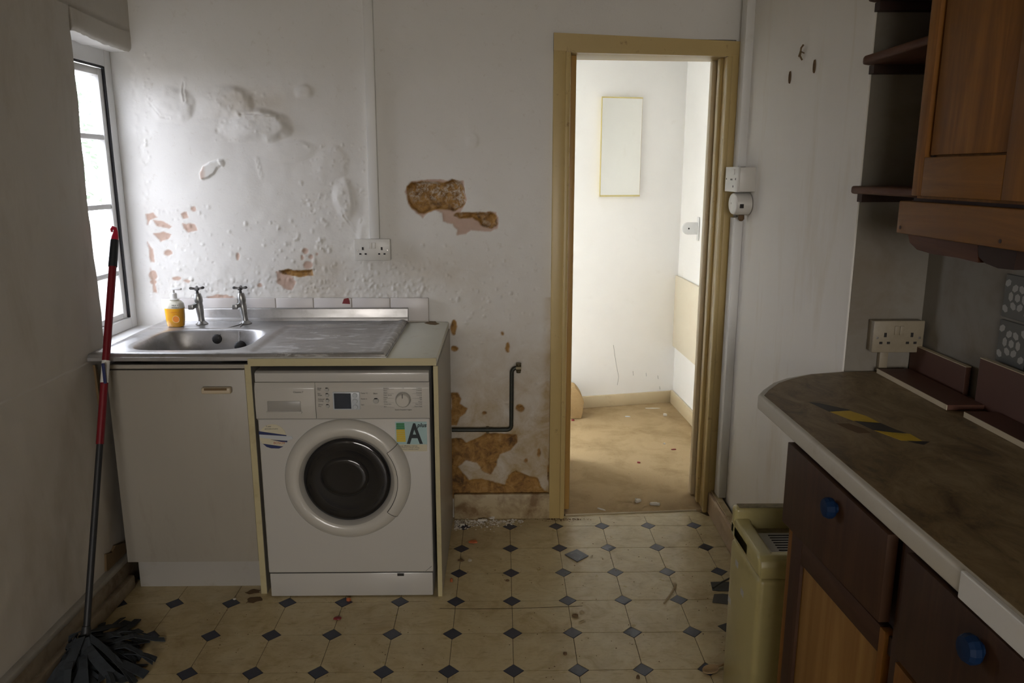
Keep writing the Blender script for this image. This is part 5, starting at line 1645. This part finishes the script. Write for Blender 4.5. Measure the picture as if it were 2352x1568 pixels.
for k in range(700):
    x = rc.uniform(-1.2, 1.05); y = rc.uniform(-1.5, .08)
    if (x < -.03 and y > -.60) or (x > .80 and y < -1.05) or x < -1.17 or (x < -.9 and y < -.7): continue
    if rc.random() < .35: x, y = rc.gauss(.45, .06), .075 - abs(rc.gauss(0, .012))
    s = rc.uniform(.0008, .0024); n = len(V)
    for i in range(5):
        a = i * 1.2566 + rc.random() * .4; V.append((x + s * math.cos(a) * rc.uniform(.7, 1.6), y + s * math.sin(a), .0003))
    V.append((x, y, .0003 + s))
    F += [(n + i, n + (i + 1) % 5, n + 5) for i in range(5)]
o = mesh_object('grit', V, F, M['flake_brown']); tag(o, 'fine dark grit scattered over the vinyl', 'grit', kind='stuff')
for k, (u, v, a, b_, w_) in enumerate(((1075, 1190, .020, .012, 'second from the left, against the skirting'), (1110, 1198, .026, .010, 'longest of the four'), (1062, 1208, .012, .010, 'nearest to the end panel'), (1128, 1192, .016, .012, 'farthest to the right'))):
    flake('plaster_flake', 'plaster flake in the rubble by the skirting, ' + w_, 'flake', u, v, a, b_, 'flake_white', .006, 40 + k, 8, lift=.008, group='plaster flakes by the skirting')

# crack in the vinyl
mb = MB(); mb.tube([tuple(on_z(u, v, .0004)) for u, v in ((1010, 1397), (1090, 1398), (1180, 1397), (1270, 1394), (1338, 1391))], .0009, 4)
mb.build('crack', M['joint'], floor)

# ------------------------------------------------------------------ tree in the garden beyond the window
tr = thing('garden_tree', 'pale green tree glimpsed through the window glass', 'tree', (-5.6, 7.5, -.45))
mb = MB(); mb.tube([(-5.6, 7.5, -.45), (-5.55, 7.5, .8), (-5.6, 7.45, 2.0)], [.16, .12, .07], 10); mb.build('trunk', M['bark'], tr, smooth=40)
rt = random.Random(21); V, F = [], []
for k in range(1300):
    d = Vector((rt.gauss(0, 1), rt.gauss(0, 1), rt.gauss(0, 1))).normalized() * (rt.random() ** .4)
    c = Vector((-5.6, 7.5, 2.1)) + Vector((d.x * 1.2, d.y * 1.2, d.z * 1.1))
    a = Vector((rt.gauss(0, 1), rt.gauss(0, 1), rt.gauss(0, 1))).normalized() * .07
    b = a.cross(Vector((rt.gauss(0, 1), rt.gauss(0, 1), rt.gauss(0, 1)))).normalized() * .04
    n = len(V); V += [c - a, c + b, c + a, c - b]; F.append((n, n + 1, n + 2, n + 3))
tag(mesh_object('crown', V, F, M['leaf'], tr), kind='stuff')

# ------------------------------------------------------------------ marks on the walls
for pts in ([(240, 1272), (254, 1268), (262, 1252), (284, 1246), (288, 1285), (264, 1302), (241, 1312)], [(214, 838), (220, 850), (229, 905), (226, 930)]):
    P_ = [on_x(u, v, -1.246) for u, v in pts]
    mb = MB(); mb.prism([(p.y, p.z) for p in P_], 'x', -1.262, -1.2395); mb.build('bare_patch', M['chipboard'], wall_left)


def hall_pt(u, v, off=.001):
    d = ray(u, v); n = Vector((-.217, 1, 0)); a = Vector((.708, 1.753 - off, 0))
    return CAM + d * ((a - CAM).dot(n) / d.dot(n))


for pts in ([(1409, 792), (1412, 815), (1416, 840), (1421, 865), (1418, 884)], [(1454, 852), (1455, 862)], [(1484, 856), (1485, 864)], [(1511, 862), (1512, 870)], [(1515, 887), (1516, 894)]):
    mb = MB(); mb.tube([hall_pt(*p) for p in pts], .0013, 5); mb.build('pencil_mark', M['button'], wall_hall_back)
